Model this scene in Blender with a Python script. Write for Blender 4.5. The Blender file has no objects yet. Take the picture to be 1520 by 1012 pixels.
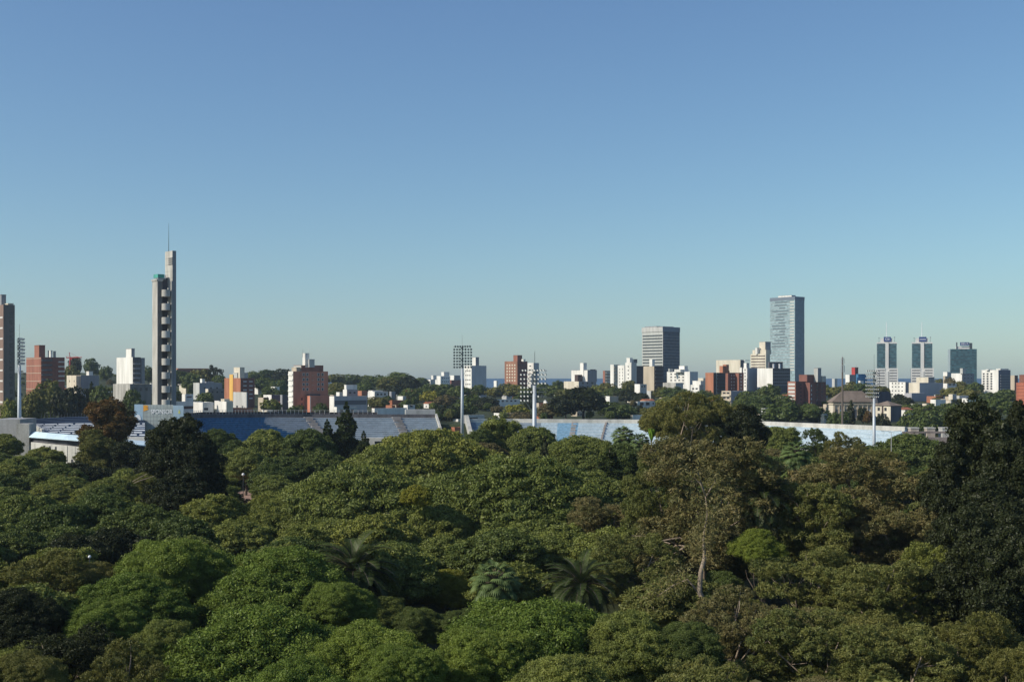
import bpy, math, random
import numpy as np
from mathutils import Vector, Matrix

# ------------------------------------------------------------------ camera, sky, sun, exposure
SC = bpy.context.scene
COL = SC.collection
HAZE = 0.00006
HC = 34.0            # height of the eye above the park
FPX = 1750.0         # focal length in photo pixels (photo 1520 wide)
CX, HY = 760.0, 560.0   # principal column and horizon row in the photo

cam_d = bpy.data.cameras.new("camera")
cam = bpy.data.objects.new("camera", cam_d)
COL.objects.link(cam)
cam.location = (0, 0, HC)
cam.rotation_euler = (math.radians(90), 0, 0)
cam_d.sensor_width = 36.0
cam_d.lens = FPX / 1520.0 * 36.0
cam_d.shift_y = (HY - 506.0) / 1520.0
cam_d.clip_start = 1.0
cam_d.clip_end = 120000.0
SC.camera = cam

SUN_EL = math.radians(35)
sun_to = Vector((-0.93 * math.cos(SUN_EL), -0.37 * math.cos(SUN_EL), math.sin(SUN_EL))).normalized()
w = bpy.data.worlds.new("World")
SC.world = w
w.use_nodes = True
wn = w.node_tree.nodes
wl = w.node_tree.links
bg = wn["Background"]
sky = wn.new("ShaderNodeTexSky")
sky.sky_type = 'NISHITA'
sky.sun_disc = False
sky.sun_elevation = SUN_EL
sky.sun_rotation = math.atan2(sun_to.x, sun_to.y)
sky.altitude = 0.0
sky.air_density = 0.95
sky.dust_density = 0.65
sky.ozone_density = 4.0
tint = wn.new("ShaderNodeMix"); tint.data_type = 'RGBA'; tint.blend_type = 'MULTIPLY'; tint.inputs["Factor"].default_value = 1.0
tint.inputs["B"].default_value = (0.97, 1.09, 0.84, 1)
airglow = wn.new("ShaderNodeMix"); airglow.data_type = 'RGBA'; airglow.blend_type = 'ADD'; airglow.inputs["Factor"].default_value = 1.0
airglow.inputs["B"].default_value = (0.0, 0.0, 1.15, 1)      # an even blue veil over the whole sky
wl.new(sky.outputs[0], tint.inputs["A"]); wl.new(tint.outputs["Result"], airglow.inputs["A"]); wl.new(airglow.outputs["Result"], bg.inputs[0])
bg.inputs[1].default_value = 0.111

sun_d = bpy.data.lights.new("sun", 'SUN')
sun_d.energy = 4.4
sun_d.angle = math.radians(0.5)
sun_d.color = (1.0, 0.93, 0.82)
sun = bpy.data.objects.new("sun", sun_d)
COL.objects.link(sun)
sun.rotation_euler = sun_to.to_track_quat('Z', 'Y').to_euler()
sun.location = (-300, -200, 300)

SC.view_settings.view_transform = 'Standard'
SC.view_settings.look = 'None'
SC.view_settings.exposure = 0.0
SC.view_settings.gamma = 1.0
SC.render.engine = 'CYCLES'
SC.cycles.max_bounces = 5
SC.cycles.diffuse_bounces = 2
SC.cycles.glossy_bounces = 2
SC.cycles.transmission_bounces = 2
SC.cycles.volume_bounces = 0
SC.cycles.caustics_reflective = False
SC.cycles.caustics_refractive = False

rng = np.random.default_rng(11)
random.seed(5)

# ------------------------------------------------------------------ helpers
def wp(px, py, Y):
    return Vector(((px - CX) / FPX * Y, Y, HC - (py - HY) / FPX * Y))

def zat(py, Y):
    return HC - (py - HY) / FPX * Y

def sst(a, b, x):
    t = min(1, max(0, (x - a) / (b - a)))
    return t * t * (3 - 2 * t)

_TY = [0, 400, 470, 738, 746, 850, 950, 1100, 1250, 1500, 2000, 2500, 3300, 1e6]
_TL = [0, 0, -6, -6, 4, 6.5, 9, 12.5, 16, 22, 24, 12, -28, -28]
_TR = [0, 0, -6, -6, 4, 6, 8, 10.5, 12.5, 16, 16.5, 8, -28, -28]
_HY = [0, 1000, 1300, 1700, 2200, 3000, 1e6]
_HZ = [0, 0, 10, 18, 10, 0, 0]

def ground(X, Y):
    px = CX + FPX * X / max(Y, 60.0)
    k = sst(560, 720, px)
    h = (1 - sst(140, 330, px)) * float(np.interp(Y, _HY, _HZ))
    return float(np.interp(Y, _TY, _TL)) * (1 - k) + float(np.interp(Y, _TY, _TR)) * k + h

def depth_at(px, py):
    """distance at which the ground shows at this column and row"""
    Y = 760.0
    while Y < 2000:
        X = (px - CX) / FPX * Y
        if HY + FPX * (HC - ground(X, Y)) / Y <= py:
            return Y
        Y += 10
    return 2000.0

def tag(o, label=None, cat=None, group=None, kind=None):
    if label: o['label'] = label
    if cat: o['category'] = cat
    if group: o['group'] = group
    if kind: o['kind'] = kind
    return o

def empty(name, loc=(0, 0, 0), rz=0.0):
    o = bpy.data.objects.new(name, None)
    o.empty_display_size = 1.0
    COL.objects.link(o)
    o.location = loc
    o.rotation_euler = (0, 0, rz)
    return o

def link(name, me, parent=None):
    o = bpy.data.objects.new(name, me)
    COL.objects.link(o)
    if parent is not None:
        o.parent = parent
    return o

class MB:
    def __init__(s):
        s.v = []; s.f = []; s.m = []
    def face(s, pts, m=0):
        b = len(s.v)
        s.v += [tuple(p) for p in pts]
        s.f.append(tuple(range(b, b + len(pts)))); s.m.append(m)
        return s
    def box(s, x0, x1, y0, y1, z0, z1, m=0):
        b = len(s.v)
        s.v += [(x0, y0, z0), (x1, y0, z0), (x1, y1, z0), (x0, y1, z0), (x0, y0, z1), (x1, y0, z1), (x1, y1, z1), (x0, y1, z1)]
        for q in ((0, 3, 2, 1), (4, 5, 6, 7), (0, 1, 5, 4), (1, 2, 6, 5), (2, 3, 7, 6), (3, 0, 4, 7)):
            s.f.append(tuple(b + i for i in q)); s.m.append(m)
        return s
    def tube(s, pts, rad, n=8, m=0):
        """tapered tube along points"""
        pts = [Vector(p) for p in pts]
        base = len(s.v)
        for i, p in enumerate(pts):
            d = (pts[min(i + 1, len(pts) - 1)] - pts[max(i - 1, 0)])
            d = d.normalized() if d.length > 1e-6 else Vector((0, 0, 1))
            a = Vector((1, 0, 0)) if abs(d.x) < 0.8 else Vector((0, 1, 0))
            u = d.cross(a).normalized(); v = d.cross(u)
            r = rad[i] if isinstance(rad, (list, tuple)) else rad
            for k in range(n):
                an = 2 * math.pi * k / n
                s.v.append(tuple(p + u * (math.cos(an) * r) + v * (math.sin(an) * r)))
        for i in range(len(pts) - 1):
            for k in range(n):
                k2 = (k + 1) % n
                s.f.append((base + i * n + k, base + i * n + k2, base + (i + 1) * n + k2, base + (i + 1) * n + k)); s.m.append(m)
        s.f.append(tuple(base + k for k in range(n))[::-1]); s.m.append(m)
        s.f.append(tuple(base + (len(pts) - 1) * n + k for k in range(n))); s.m.append(m)
        return s
    def bar(s, a, b, r, m=0, n=4):
        return s.tube([a, b], r, n, m)
    def prism(s, poly, z0, z1, m=0):
        n = len(poly); b = len(s.v)
        s.v += [(p[0], p[1], z0) for p in poly] + [(p[0], p[1], z1) for p in poly]
        for i in range(n):
            j = (i + 1) % n
            s.f.append((b + i, b + j, b + n + j, b + n + i)); s.m.append(m)
        s.f.append(tuple(b + i for i in range(n))[::-1]); s.m.append(m)
        s.f.append(tuple(b + n + i for i in range(n))); s.m.append(m)
        return s
    def sphere(s, c, r, n=10, m=0):
        b = len(s.v); h = n // 2
        for i in range(h + 1):
            th = math.pi * i / h
            for k in range(n):
                ph = 2 * math.pi * k / n
                s.v.append((c[0] + r * math.sin(th) * math.cos(ph), c[1] + r * math.sin(th) * math.sin(ph), c[2] + r * math.cos(th)))
        for i in range(h):
            for k in range(n):
                k2 = (k + 1) % n
                s.f.append((b + i * n + k, b + (i + 1) * n + k, b + (i + 1) * n + k2, b + i * n + k2)); s.m.append(m)
        return s
    def mesh(s, name, mats, smooth=False):
        me = bpy.data.meshes.new(name)
        me.from_pydata(s.v, [], s.f)
        for mt in (mats if isinstance(mats, (list, tuple)) else [mats]):
            me.materials.append(mt)
        me.polygons.foreach_set('material_index', s.m)
        if smooth:
            me.polygons.foreach_set('use_smooth', [True] * len(s.f))
        me.update()
        return me
    def build(s, name, mats, parent=None, smooth=False):
        return link(name, s.mesh(name, mats, smooth), parent)

# ------------------------------------------------------------------ materials
_M = {}
def srgb(r, g, b):
    f = lambda c: (c / 255 / 12.92) if c / 255 <= 0.04045 else ((c / 255 + 0.055) / 1.055) ** 2.4
    return (f(r), f(g), f(b))

def wall_mat(name, rgb, rough=0.85, amt=0.18, scale=0.25, spec=0.2, metal=0.0, streak=True):
    """plaster, concrete, brick, paint: a base colour with weathering blotches and streaks"""
    if name in _M: return _M[name]
    m = bpy.data.materials.new(name); m.use_nodes = True
    nt = m.node_tree; N = nt.nodes; L = nt.links
    p = N["Principled BSDF"]
    p.inputs["Roughness"].default_value = rough
    p.inputs["Specular IOR Level"].default_value = spec
    p.inputs["Metallic"].default_value = metal
    tc = N.new("ShaderNodeTexCoord")
    n1 = N.new("ShaderNodeTexNoise"); n1.inputs["Scale"].default_value = scale; n1.inputs["Detail"].default_value = 6
    mp = N.new("ShaderNodeMapping"); mp.inputs["Scale"].default_value = (1.0, 1.0, 0.15 if streak else 1.0)
    L.new(tc.outputs["Object"], mp.inputs[0]); L.new(mp.outputs[0], n1.inputs["Vector"])
    n2 = N.new("ShaderNodeTexNoise"); n2.inputs["Scale"].default_value = scale * 6; n2.inputs["Detail"].default_value = 3
    L.new(tc.outputs["Object"], n2.inputs["Vector"])
    mx = N.new("ShaderNodeMath"); mx.operation = 'MULTIPLY_ADD'
    L.new(n2.outputs[0], mx.inputs[0]); mx.inputs[1].default_value = 0.4; L.new(n1.outputs[0], mx.inputs[2])
    rp = N.new("ShaderNodeValToRGB")
    rp.color_ramp.elements[0].position = 0.45; rp.color_ramp.elements[1].position = 0.85
    d = 1 - amt * 1.6; u = 1 + amt * 0.5
    rp.color_ramp.elements[0].color = (rgb[0] * d, rgb[1] * d, rgb[2] * d * 0.97, 1)
    rp.color_ramp.elements[1].color = (min(1, rgb[0] * u), min(1, rgb[1] * u), min(1, rgb[2] * u), 1)
    L.new(mx.outputs[0], rp.inputs[0]); L.new(rp.outputs[0], p.inputs["Base Color"])
    _M[name] = m
    return m

def glass_mat(name, rgb, rough=0.12, amt=0.5, scale=0.15, spec=0.6):
    """dark curtain glass whose panes differ by storey and by pane"""
    if name in _M: return _M[name]
    m = bpy.data.materials.new(name); m.use_nodes = True
    nt = m.node_tree; N = nt.nodes; L = nt.links
    p = N["Principled BSDF"]
    p.inputs["Roughness"].default_value = rough
    p.inputs["Specular IOR Level"].default_value = spec
    tc = N.new("ShaderNodeTexCoord")
    mp = N.new("ShaderNodeMapping"); mp.inputs["Scale"].default_value = (scale, scale, scale * 2.0)
    L.new(tc.outputs["Object"], mp.inputs[0])
    vo = N.new("ShaderNodeTexVoronoi"); vo.distance = 'CHEBYCHEV'; vo.inputs["Scale"].default_value = 1.0; vo.inputs["Randomness"].default_value = 0.35
    L.new(mp.outputs[0], vo.inputs["Vector"])
    sp = N.new("ShaderNodeSeparateColor"); L.new(vo.outputs["Color"], sp.inputs[0])
    rp = N.new("ShaderNodeValToRGB")
    rp.color_ramp.elements[0].color = (*[c * (1 - amt) for c in rgb], 1)
    rp.color_ramp.elements[1].color = (*[min(1, c * (1 + amt)) for c in rgb], 1)
    L.new(sp.outputs[0], rp.inputs[0]); L.new(rp.outputs[0], p.inputs["Base Color"])
    _M[name] = m
    return m

def leaf_mat(name, c1, c2, trans=0.25, nscale=0.35, vary=0.25):
    if name in _M: return _M[name]
    m = bpy.data.materials.new(name); m.use_nodes = True
    nt = m.node_tree; N = nt.nodes; L = nt.links
    N.remove(N["Principled BSDF"])
    out = N["Material Output"]
    at = N.new("ShaderNodeAttribute"); at.attribute_name = 'var'
    tc = N.new("ShaderNodeTexCoord")
    no = N.new("ShaderNodeTexNoise"); no.inputs["Scale"].default_value = nscale; no.inputs["Detail"].default_value = 3
    L.new(tc.outputs["Object"], no.inputs["Vector"])
    a = N.new("ShaderNodeMath"); a.operation = 'MULTIPLY_ADD'
    L.new(no.outputs[0], a.inputs[0]); a.inputs[1].default_value = 1.6; a.inputs[2].default_value = -0.65
    b = N.new("ShaderNodeMath"); b.operation = 'MULTIPLY_ADD'; b.use_clamp = True
    L.new(at.outputs["Fac"], b.inputs[0]); b.inputs[1].default_value = 0.7; L.new(a.outputs[0], b.inputs[2])
    mix = N.new("ShaderNodeMix"); mix.data_type = 'RGBA'
    mix.inputs["A"].default_value = (*c1, 1); mix.inputs["B"].default_value = (*c2, 1)
    L.new(b.outputs[0], mix.inputs["Factor"])
    oi = N.new("ShaderNodeObjectInfo")
    vm = N.new("ShaderNodeMath"); vm.operation = 'MULTIPLY_ADD'
    L.new(oi.outputs["Random"], vm.inputs[0]); vm.inputs[1].default_value = vary; vm.inputs[2].default_value = 1 - vary * 0.5
    hm = N.new("ShaderNodeMath"); hm.operation = 'MULTIPLY_ADD'
    L.new(oi.outputs["Random"], hm.inputs[0]); hm.inputs[1].default_value = -0.016; hm.inputs[2].default_value = 0.506
    hs = N.new("ShaderNodeHueSaturation")
    hs.inputs["Saturation"].default_value = 1.0; L.new(hm.outputs[0], hs.inputs["Hue"]); L.new(vm.outputs[0], hs.inputs["Value"]); L.new(mix.outputs["Result"], hs.inputs["Color"])
    df = N.new("ShaderNodeBsdfDiffuse"); tr = N.new("ShaderNodeBsdfTranslucent")
    L.new(hs.outputs[0], df.inputs[0]); L.new(hs.outputs[0], tr.inputs[0])
    gl = N.new("ShaderNodeBsdfGlossy"); gl.inputs["Roughness"].default_value = 0.5; gl.inputs[0].default_value = (0.6, 0.6, 0.55, 1)
    m1 = N.new("ShaderNodeMixShader"); m1.inputs[0].default_value = trans
    L.new(df.outputs[0], m1.inputs[1]); L.new(tr.outputs[0], m1.inputs[2])
    m2 = N.new("ShaderNodeMixShader"); m2.inputs[0].default_value = 0.025
    L.new(m1.outputs[0], m2.inputs[1]); L.new(gl.outputs[0], m2.inputs[2])
    L.new(m2.outputs[0], out.inputs[0])
    _M[name] = m
    return m

WHITE = wall_mat("white_plaster", (0.78, 0.75, 0.69), amt=0.16)
CREAM = wall_mat("cream_plaster", (0.66, 0.59, 0.47), amt=0.15)
TAN = wall_mat("tan_plaster", (0.50, 0.42, 0.32), amt=0.15)
PALEGREY = wall_mat("pale_grey_plaster", (0.50, 0.49, 0.46), amt=0.15)
GREY = wall_mat("grey_plaster", (0.30, 0.30, 0.31), amt=0.15)
DKGREY = wall_mat("dark_grey_plaster", (0.13, 0.13, 0.14), amt=0.2)
CONC = wall_mat("raw_concrete", (0.42, 0.40, 0.36), amt=0.3)
BRICK = wall_mat("red_brick", (0.31, 0.135, 0.095), amt=0.2)
DKBRICK = wall_mat("dark_brick", (0.21, 0.095, 0.075), amt=0.2)  # darker red brick; on right faces it carries their shade in its colour
ORBRICK = wall_mat("orange_brick", (0.40, 0.17, 0.10), amt=0.18)
DKBROWN = wall_mat("dark_brown_cladding", (0.09, 0.065, 0.06), amt=0.2)
TILE = wall_mat("terracotta_tile", (0.40, 0.15, 0.08), amt=0.25, streak=False)
ROOFG = wall_mat("roof_membrane", (0.30, 0.28, 0.26), amt=0.3, streak=False)
SLATE = wall_mat("brown_slate_roof", (0.20, 0.155, 0.125), amt=0.2)
YELLOW = wall_mat("yellow_paint", (0.75, 0.45, 0.12), amt=0.1)
WIN = glass_mat("window_glass", (0.035, 0.038, 0.045), amt=0.6, scale=0.6)
SHUT = wall_mat("white_shutter", (0.62, 0.60, 0.56), amt=0.15)
STEEL = wall_mat("galvanised_steel", (0.50, 0.53, 0.56), rough=0.5, amt=0.1, metal=0.2)
DKSTEEL = wall_mat("dark_steel", (0.07, 0.08, 0.085), rough=0.6, amt=0.2)
REDP = wall_mat("red_paint", (0.45, 0.06, 0.05), amt=0.15)
BLUEP = wall_mat("blue_paint", (0.06, 0.20, 0.36), amt=0.15)
NAVY = wall_mat("navy_sign_panel", (0.03, 0.06, 0.20), amt=0.1)
GREENCU = wall_mat("green_netting", (0.09, 0.36, 0.30), amt=0.15)
WHITEP = wall_mat("white_paint", (0.82, 0.82, 0.82), amt=0.05)
BARK = wall_mat("grey_brown_bark", (0.12, 0.095, 0.075), amt=0.3, scale=1.5)
PALEBARK = wall_mat("pale_bark", (0.34, 0.265, 0.195), amt=0.35, scale=0.9)
SKIRT = wall_mat("dead_frond", (0.30, 0.19, 0.11), amt=0.3, scale=1.5)

# ------------------------------------------------------------------ ground and sea
def build_ground():
    ys = list(np.arange(-150, 760, 12.0)) + [738, 742, 746] + list(np.arange(770, 3400, 40.0)) + [3600, 4200]
    ys = sorted(set(ys))
    us = np.linspace(-1.6, 1.6, 90)
    V = []; F = []
    for Y in ys:
        half = 60 + max(Y, 0) * 0.75 + 120
        for u in us:
            X = u * half
            V.append((X, Y, ground(X, Y)))
    n = len(us)
    for i in range(len(ys) - 1):
        for k in range(n - 1):
            F.append((i * n + k, i * n + k + 1, (i + 1) * n + k + 1, (i + 1) * n + k))
    me = bpy.data.meshes.new("ground")
    me.from_pydata(V, [], F)
    me.polygons.foreach_set('use_smooth', [True] * len(F))
    m = wall_mat("grass_and_soil", (0.045, 0.055, 0.02), rough=1, amt=0.4, scale=0.08, streak=False)
    me.materials.append(m)
    o = link("ground", me); tag(o, kind='structure')
    # sea
    mb = MB(); mb.face([(-60000, 2600, -26), (60000, 2600, -26), (60000, 60000, -26), (-60000, 60000, -26)])
    sm = bpy.data.materials.new("sea_water"); sm.use_nodes = True
    p = sm.node_tree.nodes["Principled BSDF"]
    p.inputs["Base Color"].default_value = (0.035, 0.085, 0.15, 1); p.inputs["Roughness"].default_value = 0.55
    nz = sm.node_tree.nodes.new("ShaderNodeTexNoise"); nz.inputs["Scale"].default_value = 0.01
    bp = sm.node_tree.nodes.new("ShaderNodeBump"); bp.inputs["Strength"].default_value = 0.5
    tc = sm.node_tree.nodes.new("ShaderNodeTexCoord")
    sm.node_tree.links.new(tc.outputs["Object"], nz.inputs["Vector"])
    sm.node_tree.links.new(nz.outputs[0], bp.inputs["Height"]); sm.node_tree.links.new(bp.outputs[0], p.inputs["Normal"])
    tag(mb.build("sea", sm), kind='structure')
    # paved plaza and park road
    pave = wall_mat("reddish_paving", (0.36, 0.24, 0.19), amt=0.25, scale=0.3, streak=False)
    mb = MB(); mb.face([(-92, 236, 0.03), (-46, 236, 0.03), (-50, 352, 0.03), (-96, 352, 0.03)])
    tag(mb.build("paved_plaza", pave), kind='structure')
    road = wall_mat("asphalt", (0.06, 0.06, 0.06), amt=0.3, scale=0.3, streak=False)
    mb = MB(); mb.face([(-200, 355, 0.03), (120, 355, 0.03), (120, 366, 0.03), (-200, 366, 0.03)])
    tag(mb.build("park_road", road), kind='structure')
build_ground()
# ------------------------------------------------------------------ buildings
T38 = math.radians(38)
UNIT = None
def unit_box(mat):
    """a shared 1 x 1 x 1 box for repeated windows, one mesh per material"""
    key = "unit_" + mat.name
    if key in bpy.data.meshes: return bpy.data.meshes[key]
    mb = MB().box(-.5, .5, -.5, .5, 0, 1)
    me = mb.mesh(key, mat); me.name = key
    return me

class B:
    """one building: local x runs along the right-hand face, local y along the left-hand face, z up, origin at the near corner"""
    def __init__(s, name, label, cat, xl, xc, xr, yt, Y, mats, yb=None, t=T38, dl=14.0, wall='wall', group=None, base=None):
        pc = wp(xc, yt, Y)
        if t == 'front': t = -math.atan2(pc.x, pc.y) + 0.02
        s.t = t; s.Y = Y
        s.ex = Vector((math.cos(t), math.sin(t), 0)); s.ey = Vector((-math.sin(t), math.cos(t), 0))
        s.R = s.solve(pc, s.ex, xr) if xr > xc else 12.0
        s.L = s.solve(pc, s.ey, xl) if xl < xc else dl
        s.L = min(max(s.L, 1.0), 70.0); s.R = min(max(s.R, 1.0), 70.0)
        if base is None:
            base = (zat(yb, Y) if yb is not None else ground(pc.x, Y)) - 1.0
            base = min(base, ground(pc.x, Y) - 1.0)
        s.z0 = base; s.h = pc.z - base
        s.c = Vector((pc.x, pc.y, base))
        s.root = empty(name, s.c, t)
        tag(s.root, label, cat, group)
        # walls: slot 0 = right face, 1 = left face, 2 = roof
        mr, ml = mats if isinstance(mats, tuple) else (mats, mats)  # many right-face materials are darker, with the unlit side's shade in their colour
        mb = MB()
        R, L, h = s.R, s.L, s.h
        mb.face([(0, 0, 0), (R, 0, 0), (R, 0, h), (0, 0, h)], 0)
        mb.face([(0, L, 0), (0, 0, 0), (0, 0, h), (0, L, h)], 1)
        mb.face([(R, 0, 0), (R, L, 0), (R, L, h), (R, 0, h)], 1)
        mb.face([(R, L, 0), (0, L, 0), (0, L, h), (R, L, h)], 0)
        mb.face([(0, 0, h - .5), (R, 0, h - .5), (R, L, h - .5), (0, L, h - .5)], 2)
        # parapet inner faces and coping
        p = .25
        mb.face([(0, 0, h), (R, 0, h), (R - p, p, h), (p, p, h)], 0)
        mb.face([(R, 0, h), (R, L, h), (R - p, L - p, h), (R - p, p, h)], 0)
        mb.face([(R, L, h), (0, L, h), (p, L - p, h), (R - p, L - p, h)], 0)
        mb.face([(0, L, h), (0, 0, h), (p, p, h), (p, L - p, h)], 0)
        for a, b in (((p, p), (R - p, p)), ((R - p, p), (R - p, L - p)), ((R - p, L - p), (p, L - p)), ((p, L - p), (p, p))):
            mb.face([(a[0], a[1], h - .5), (b[0], b[1], h - .5), (b[0], b[1], h), (a[0], a[1], h)], 0)
        s.wall = mb.build(wall, [mr, ml, ROOFG], s.root)
    def solve(s, pc, d, px):
        k = (px - CX) / FPX
        den = d.x - k * d.y
        return (k * pc.y - pc.x) / den if abs(den) > 1e-5 else 10.0
    def loc(s, v):
        q = Vector((v.x - s.c.x, v.y - s.c.y, 0))
        return q.dot(s.ex), q.dot(s.ey)
    def zl(s, py, dy=0.0):
        return zat(py, s.Y + dy) - s.z0
    def top(s, name, xl, xc, xr, yt, mats, dy=3.0, zb=None, label=None, rail=False):
        """a box on the roof, given by its columns in the photo"""
        Y = s.Y + dy
        pc = wp(xc, yt, Y)
        x0, y0 = s.loc(pc)
        R = s.solve(pc, s.ex, xr) if xr > xc else 3.0
        L = s.solve(pc, s.ey, xl) if xl < xc else 3.0
        R = min(max(R, .5), 60); L = min(max(L, .5), 60)
        z1 = pc.z - s.z0
        mr, ml = mats if isinstance(mats, tuple) else (mats, mats)
        mb = MB()
        z0 = s.h - .5 if zb is None else zb
        mb.box(x0, x0 + R, y0, y0 + L, z0, z1 - .3, 0)
        mb.box(x0 - .15, x0 + R + .15, y0 - .15, y0 + L + .15, z1 - .3, z1, 0)
        mb.m = [0] * len(mb.m)
        mb.m[5] = 1; mb.m[1] = 2
        o = mb.build(name, [mr, ml, ROOFG], s.root)
        if label: o['label'] = label
        return o
    def wins(s, side, us, zs, w, h, mat=None, name='window', d=0.12):
        """windows: us along the face (0..1), zs as photo rows of their sills"""
        me = unit_box(mat or WIN)
        for z in zs:
            for u in us:
                o = link(name, me, s.root)
                if side == 'R':
                    o.location = (u * s.R, 0, z); o.scale = (w, d, h)
                else:
                    o.location = (0, u * s.L, z); o.scale = (d, w, h)
    def grid(s, side, nu, rows, w=1.4, h=1.5, u0=.1, u1=.9, mat=None, name='window', d=.12):
        us = [u0 + (u1 - u0) * (i + .5) / nu for i in range(nu)]
        s.wins(side, us, [s.zl(r) for r in rows], w, h, mat, name, d)
    def band(s, side, rows, hgt, u0=.03, u1=.97, mat=None, name='window_band', d=.15):
        me = unit_box(mat or WIN)
        for r in rows:
            o = link(name, me, s.root)
            if side == 'R':
                o.location = ((u0 + u1) / 2 * s.R, 0, s.zl(r)); o.scale = ((u1 - u0) * s.R, d, hgt)
            else:
                o.location = (0, (u0 + u1) / 2 * s.L, s.zl(r)); o.scale = (d, (u1 - u0) * s.L, hgt)
    def balc(s, side, rows, u0, u1, mat, out=1.2, hgt=1.1, name='balcony'):
        for r in rows:
            z = s.zl(r)
            mb = MB()
            if side == 'R':
                a, b = u0 * s.R, u1 * s.R
                mb.box(a, b, -out, -.01, z, z + .2); mb.box(a, b, -out, -out + .12, z + .2, z + hgt)
                mb.box(a, a + .12, -out + .12, -.01, z + .2, z + hgt); mb.box(b - .12, b, -out + .12, -.01, z + .2, z + hgt)
            else:
                a, b = u0 * s.L, u1 * s.L
                mb.box(-out, -.01, a, b, z, z + .2); mb.box(-out, -out + .12, a, b, z + .2, z + hgt)
                mb.box(-out + .12, -.01, a, a + .12, z + .2, z + hgt); mb.box(-out + .12, -.01, b - .12, b, z + .2, z + hgt)
            mb.build(name, mat, s.root)
    def part(s, name, mb, mat):
        return mb.build(name, mat, s.root)
    def mast(s, name, px, yt, mat, r=.12, dy=5, yb=None):
        pc = wp(px, yt, s.Y + dy); x, y = s.loc(pc)
        z0 = s.h - .5 if yb is None else s.zl(yb, dy)
        return MB().tube([(x, y, z0), (x, y, pc.z - s.z0)], [r, r * .6], 6).build(name, mat, s.root)

def rows(a, b, n):
    return [a + (b - a) * i / (n - 1) for i in range(n)] if n > 1 else [a]

# ---- left edge
b = B('apartment_tower', 'tall grey brown apartment tower cut by the left edge of the picture', 'building', -25, 5, 22, 452, 640, (wall_mat("grey_brown_render", (0.19, 0.165, 0.145), amt=.15), wall_mat('brown_grey_brick', (.25, .17, .14), amt=.2)), yb=604)
b.top('penthouse', -20, 2, 9, 437, GREY, dy=6)
b.top('roof_tank_room', 6, 12, 20, 450, CREAM, dy=2)
b.grid('R', 1, rows(470, 596, 12), w=1.5, h=2.4, u0=.55, u1=.8)
b.band('L', rows(472, 598, 9), .9, mat=SHUT, name='floor_band')
b = B('brick_apartment_block', 'red brick block with pale floor lines and brick stair tower beside the grey brown tower', 'building', 39, 61, 96, 530, 900, (DKBRICK, BRICK), yb=600)
b.top('stair_tower', 51, 58, 67, 512, (DKBRICK, BRICK), dy=6)
b.top('water_tank', 71, 75, 78, 520, WHITE, dy=6)
b.top('water_tank', 79, 80, 83, 521, GREY, dy=8)
b.band('L', [532, 543, 554, 566, 578, 590], .35, 0.0, 1.0, mat=TAN, name='floor_line', d=.2)
b.balc('R', rows(536, 572, 6), .02, .45, DKGREY)
b.balc('R', rows(538, 566, 5), .72, .98, PALEGREY)
b.grid('R', 3, rows(536, 572, 6), w=2, h=1.6, u0=.02, u1=.5)
b.grid('R', 1, rows(538, 566, 5), w=2.4, h=1.3, u0=.7, u1=1)
b = B('house', 'cream stepped house with a white roof hut between the brick block and the white block', 'house', 99, 120, 147, 557, 940, (GREY, CREAM), yb=580)
b.top('roof_hut', 128, 132, 138, 551, WHITE, dy=5)
b.grid('L', 2, [567], u0=.3, u1=.95)
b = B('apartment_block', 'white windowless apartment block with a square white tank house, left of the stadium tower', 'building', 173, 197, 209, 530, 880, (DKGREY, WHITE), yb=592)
b.top('tank_house', 187, 195, 200, 517, (GREY, WHITE), dy=4)
b.grid('R', 2, rows(538, 566, 5), w=2.2, h=1.4)
b.balc('R', rows(541, 569, 5), .1, .9, GREY)
b.top('side_wing', 208, 210, 215, 531, GREY, dy=8, zb=0)
b = B('concrete_block', 'low bare concrete block in front of the white windowless block', 'building', 168, 193, 225, 570, 800, (wall_mat("blotched_dark_concrete", (0.22, 0.21, 0.19), amt=.3), CONC), yb=592)  # right face is a darker blotched concrete than the left
b.grid('R', 3, [580], w=1.6, h=2)
b = B('red_roofed_building', 'long low building with dark red roof on the ridge right of the stadium tower', 'building', 258, 262, 312, 548, 1480, (DKBRICK, CREAM), yb=566)
b.top('roof', 261, 264, 310, 546.5, TILE, dy=3)
b = B('house', 'small beige house with a dark flat roof beside the stadium tower', 'house', 266, 276, 291, 571, 1150, (CREAM, CREAM), yb=584)
b.grid('R', 2, [578], w=1.5, h=1.6)
b.top('roof_slab', 264, 276, 293, 570, ROOFG, dy=-1)
b = B('house', 'grey flat-roofed house with a white water tank, right of the stadium tower', 'house', 287, 296, 330, 568, 1100, (GREY, PALEGREY), yb=602)
b.top('water_tank', 297, 300, 304, 562, WHITE, dy=5)
b.top('roof_hut', 304, 309, 318, 566, GREY, dy=8)
b.grid('R', 3, [577, 590], w=1.5, h=1.4)
b = B('house', 'white two-storey house with one dark slot window beside the stadium tower', 'house', 270, 275, 287, 585, 930, (WHITE, WHITE), yb=598)
b.grid('R', 1, [590], w=4, h=1)
b = B('flat_roofed_building', 'long white flat-roofed building at the foot of the stadium tower', 'building', 255, 258, 300, 596, 850, (WHITE, WHITE), yb=612)
b.band('R', [607], 2.0, .1, .9)
b = B('house', 'grey house with sloping dark side left of the orange block', 'house', 305, 309, 336, 577, 1000, (wall_mat("mid_grey_plaster", (.2, .2, .19), amt=.2), CREAM), yb=598)
b.grid('R', 3, [583], w=1.4, h=1.3)
b = B('house', 'blank white block wall house above the shaded blue seats, left of two', 'house', 287, 301, 317, 597, 820, WHITE, yb=614)
b.grid('R', 1, [609], w=3, h=1.8, u0=.1, u1=.5)
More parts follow.
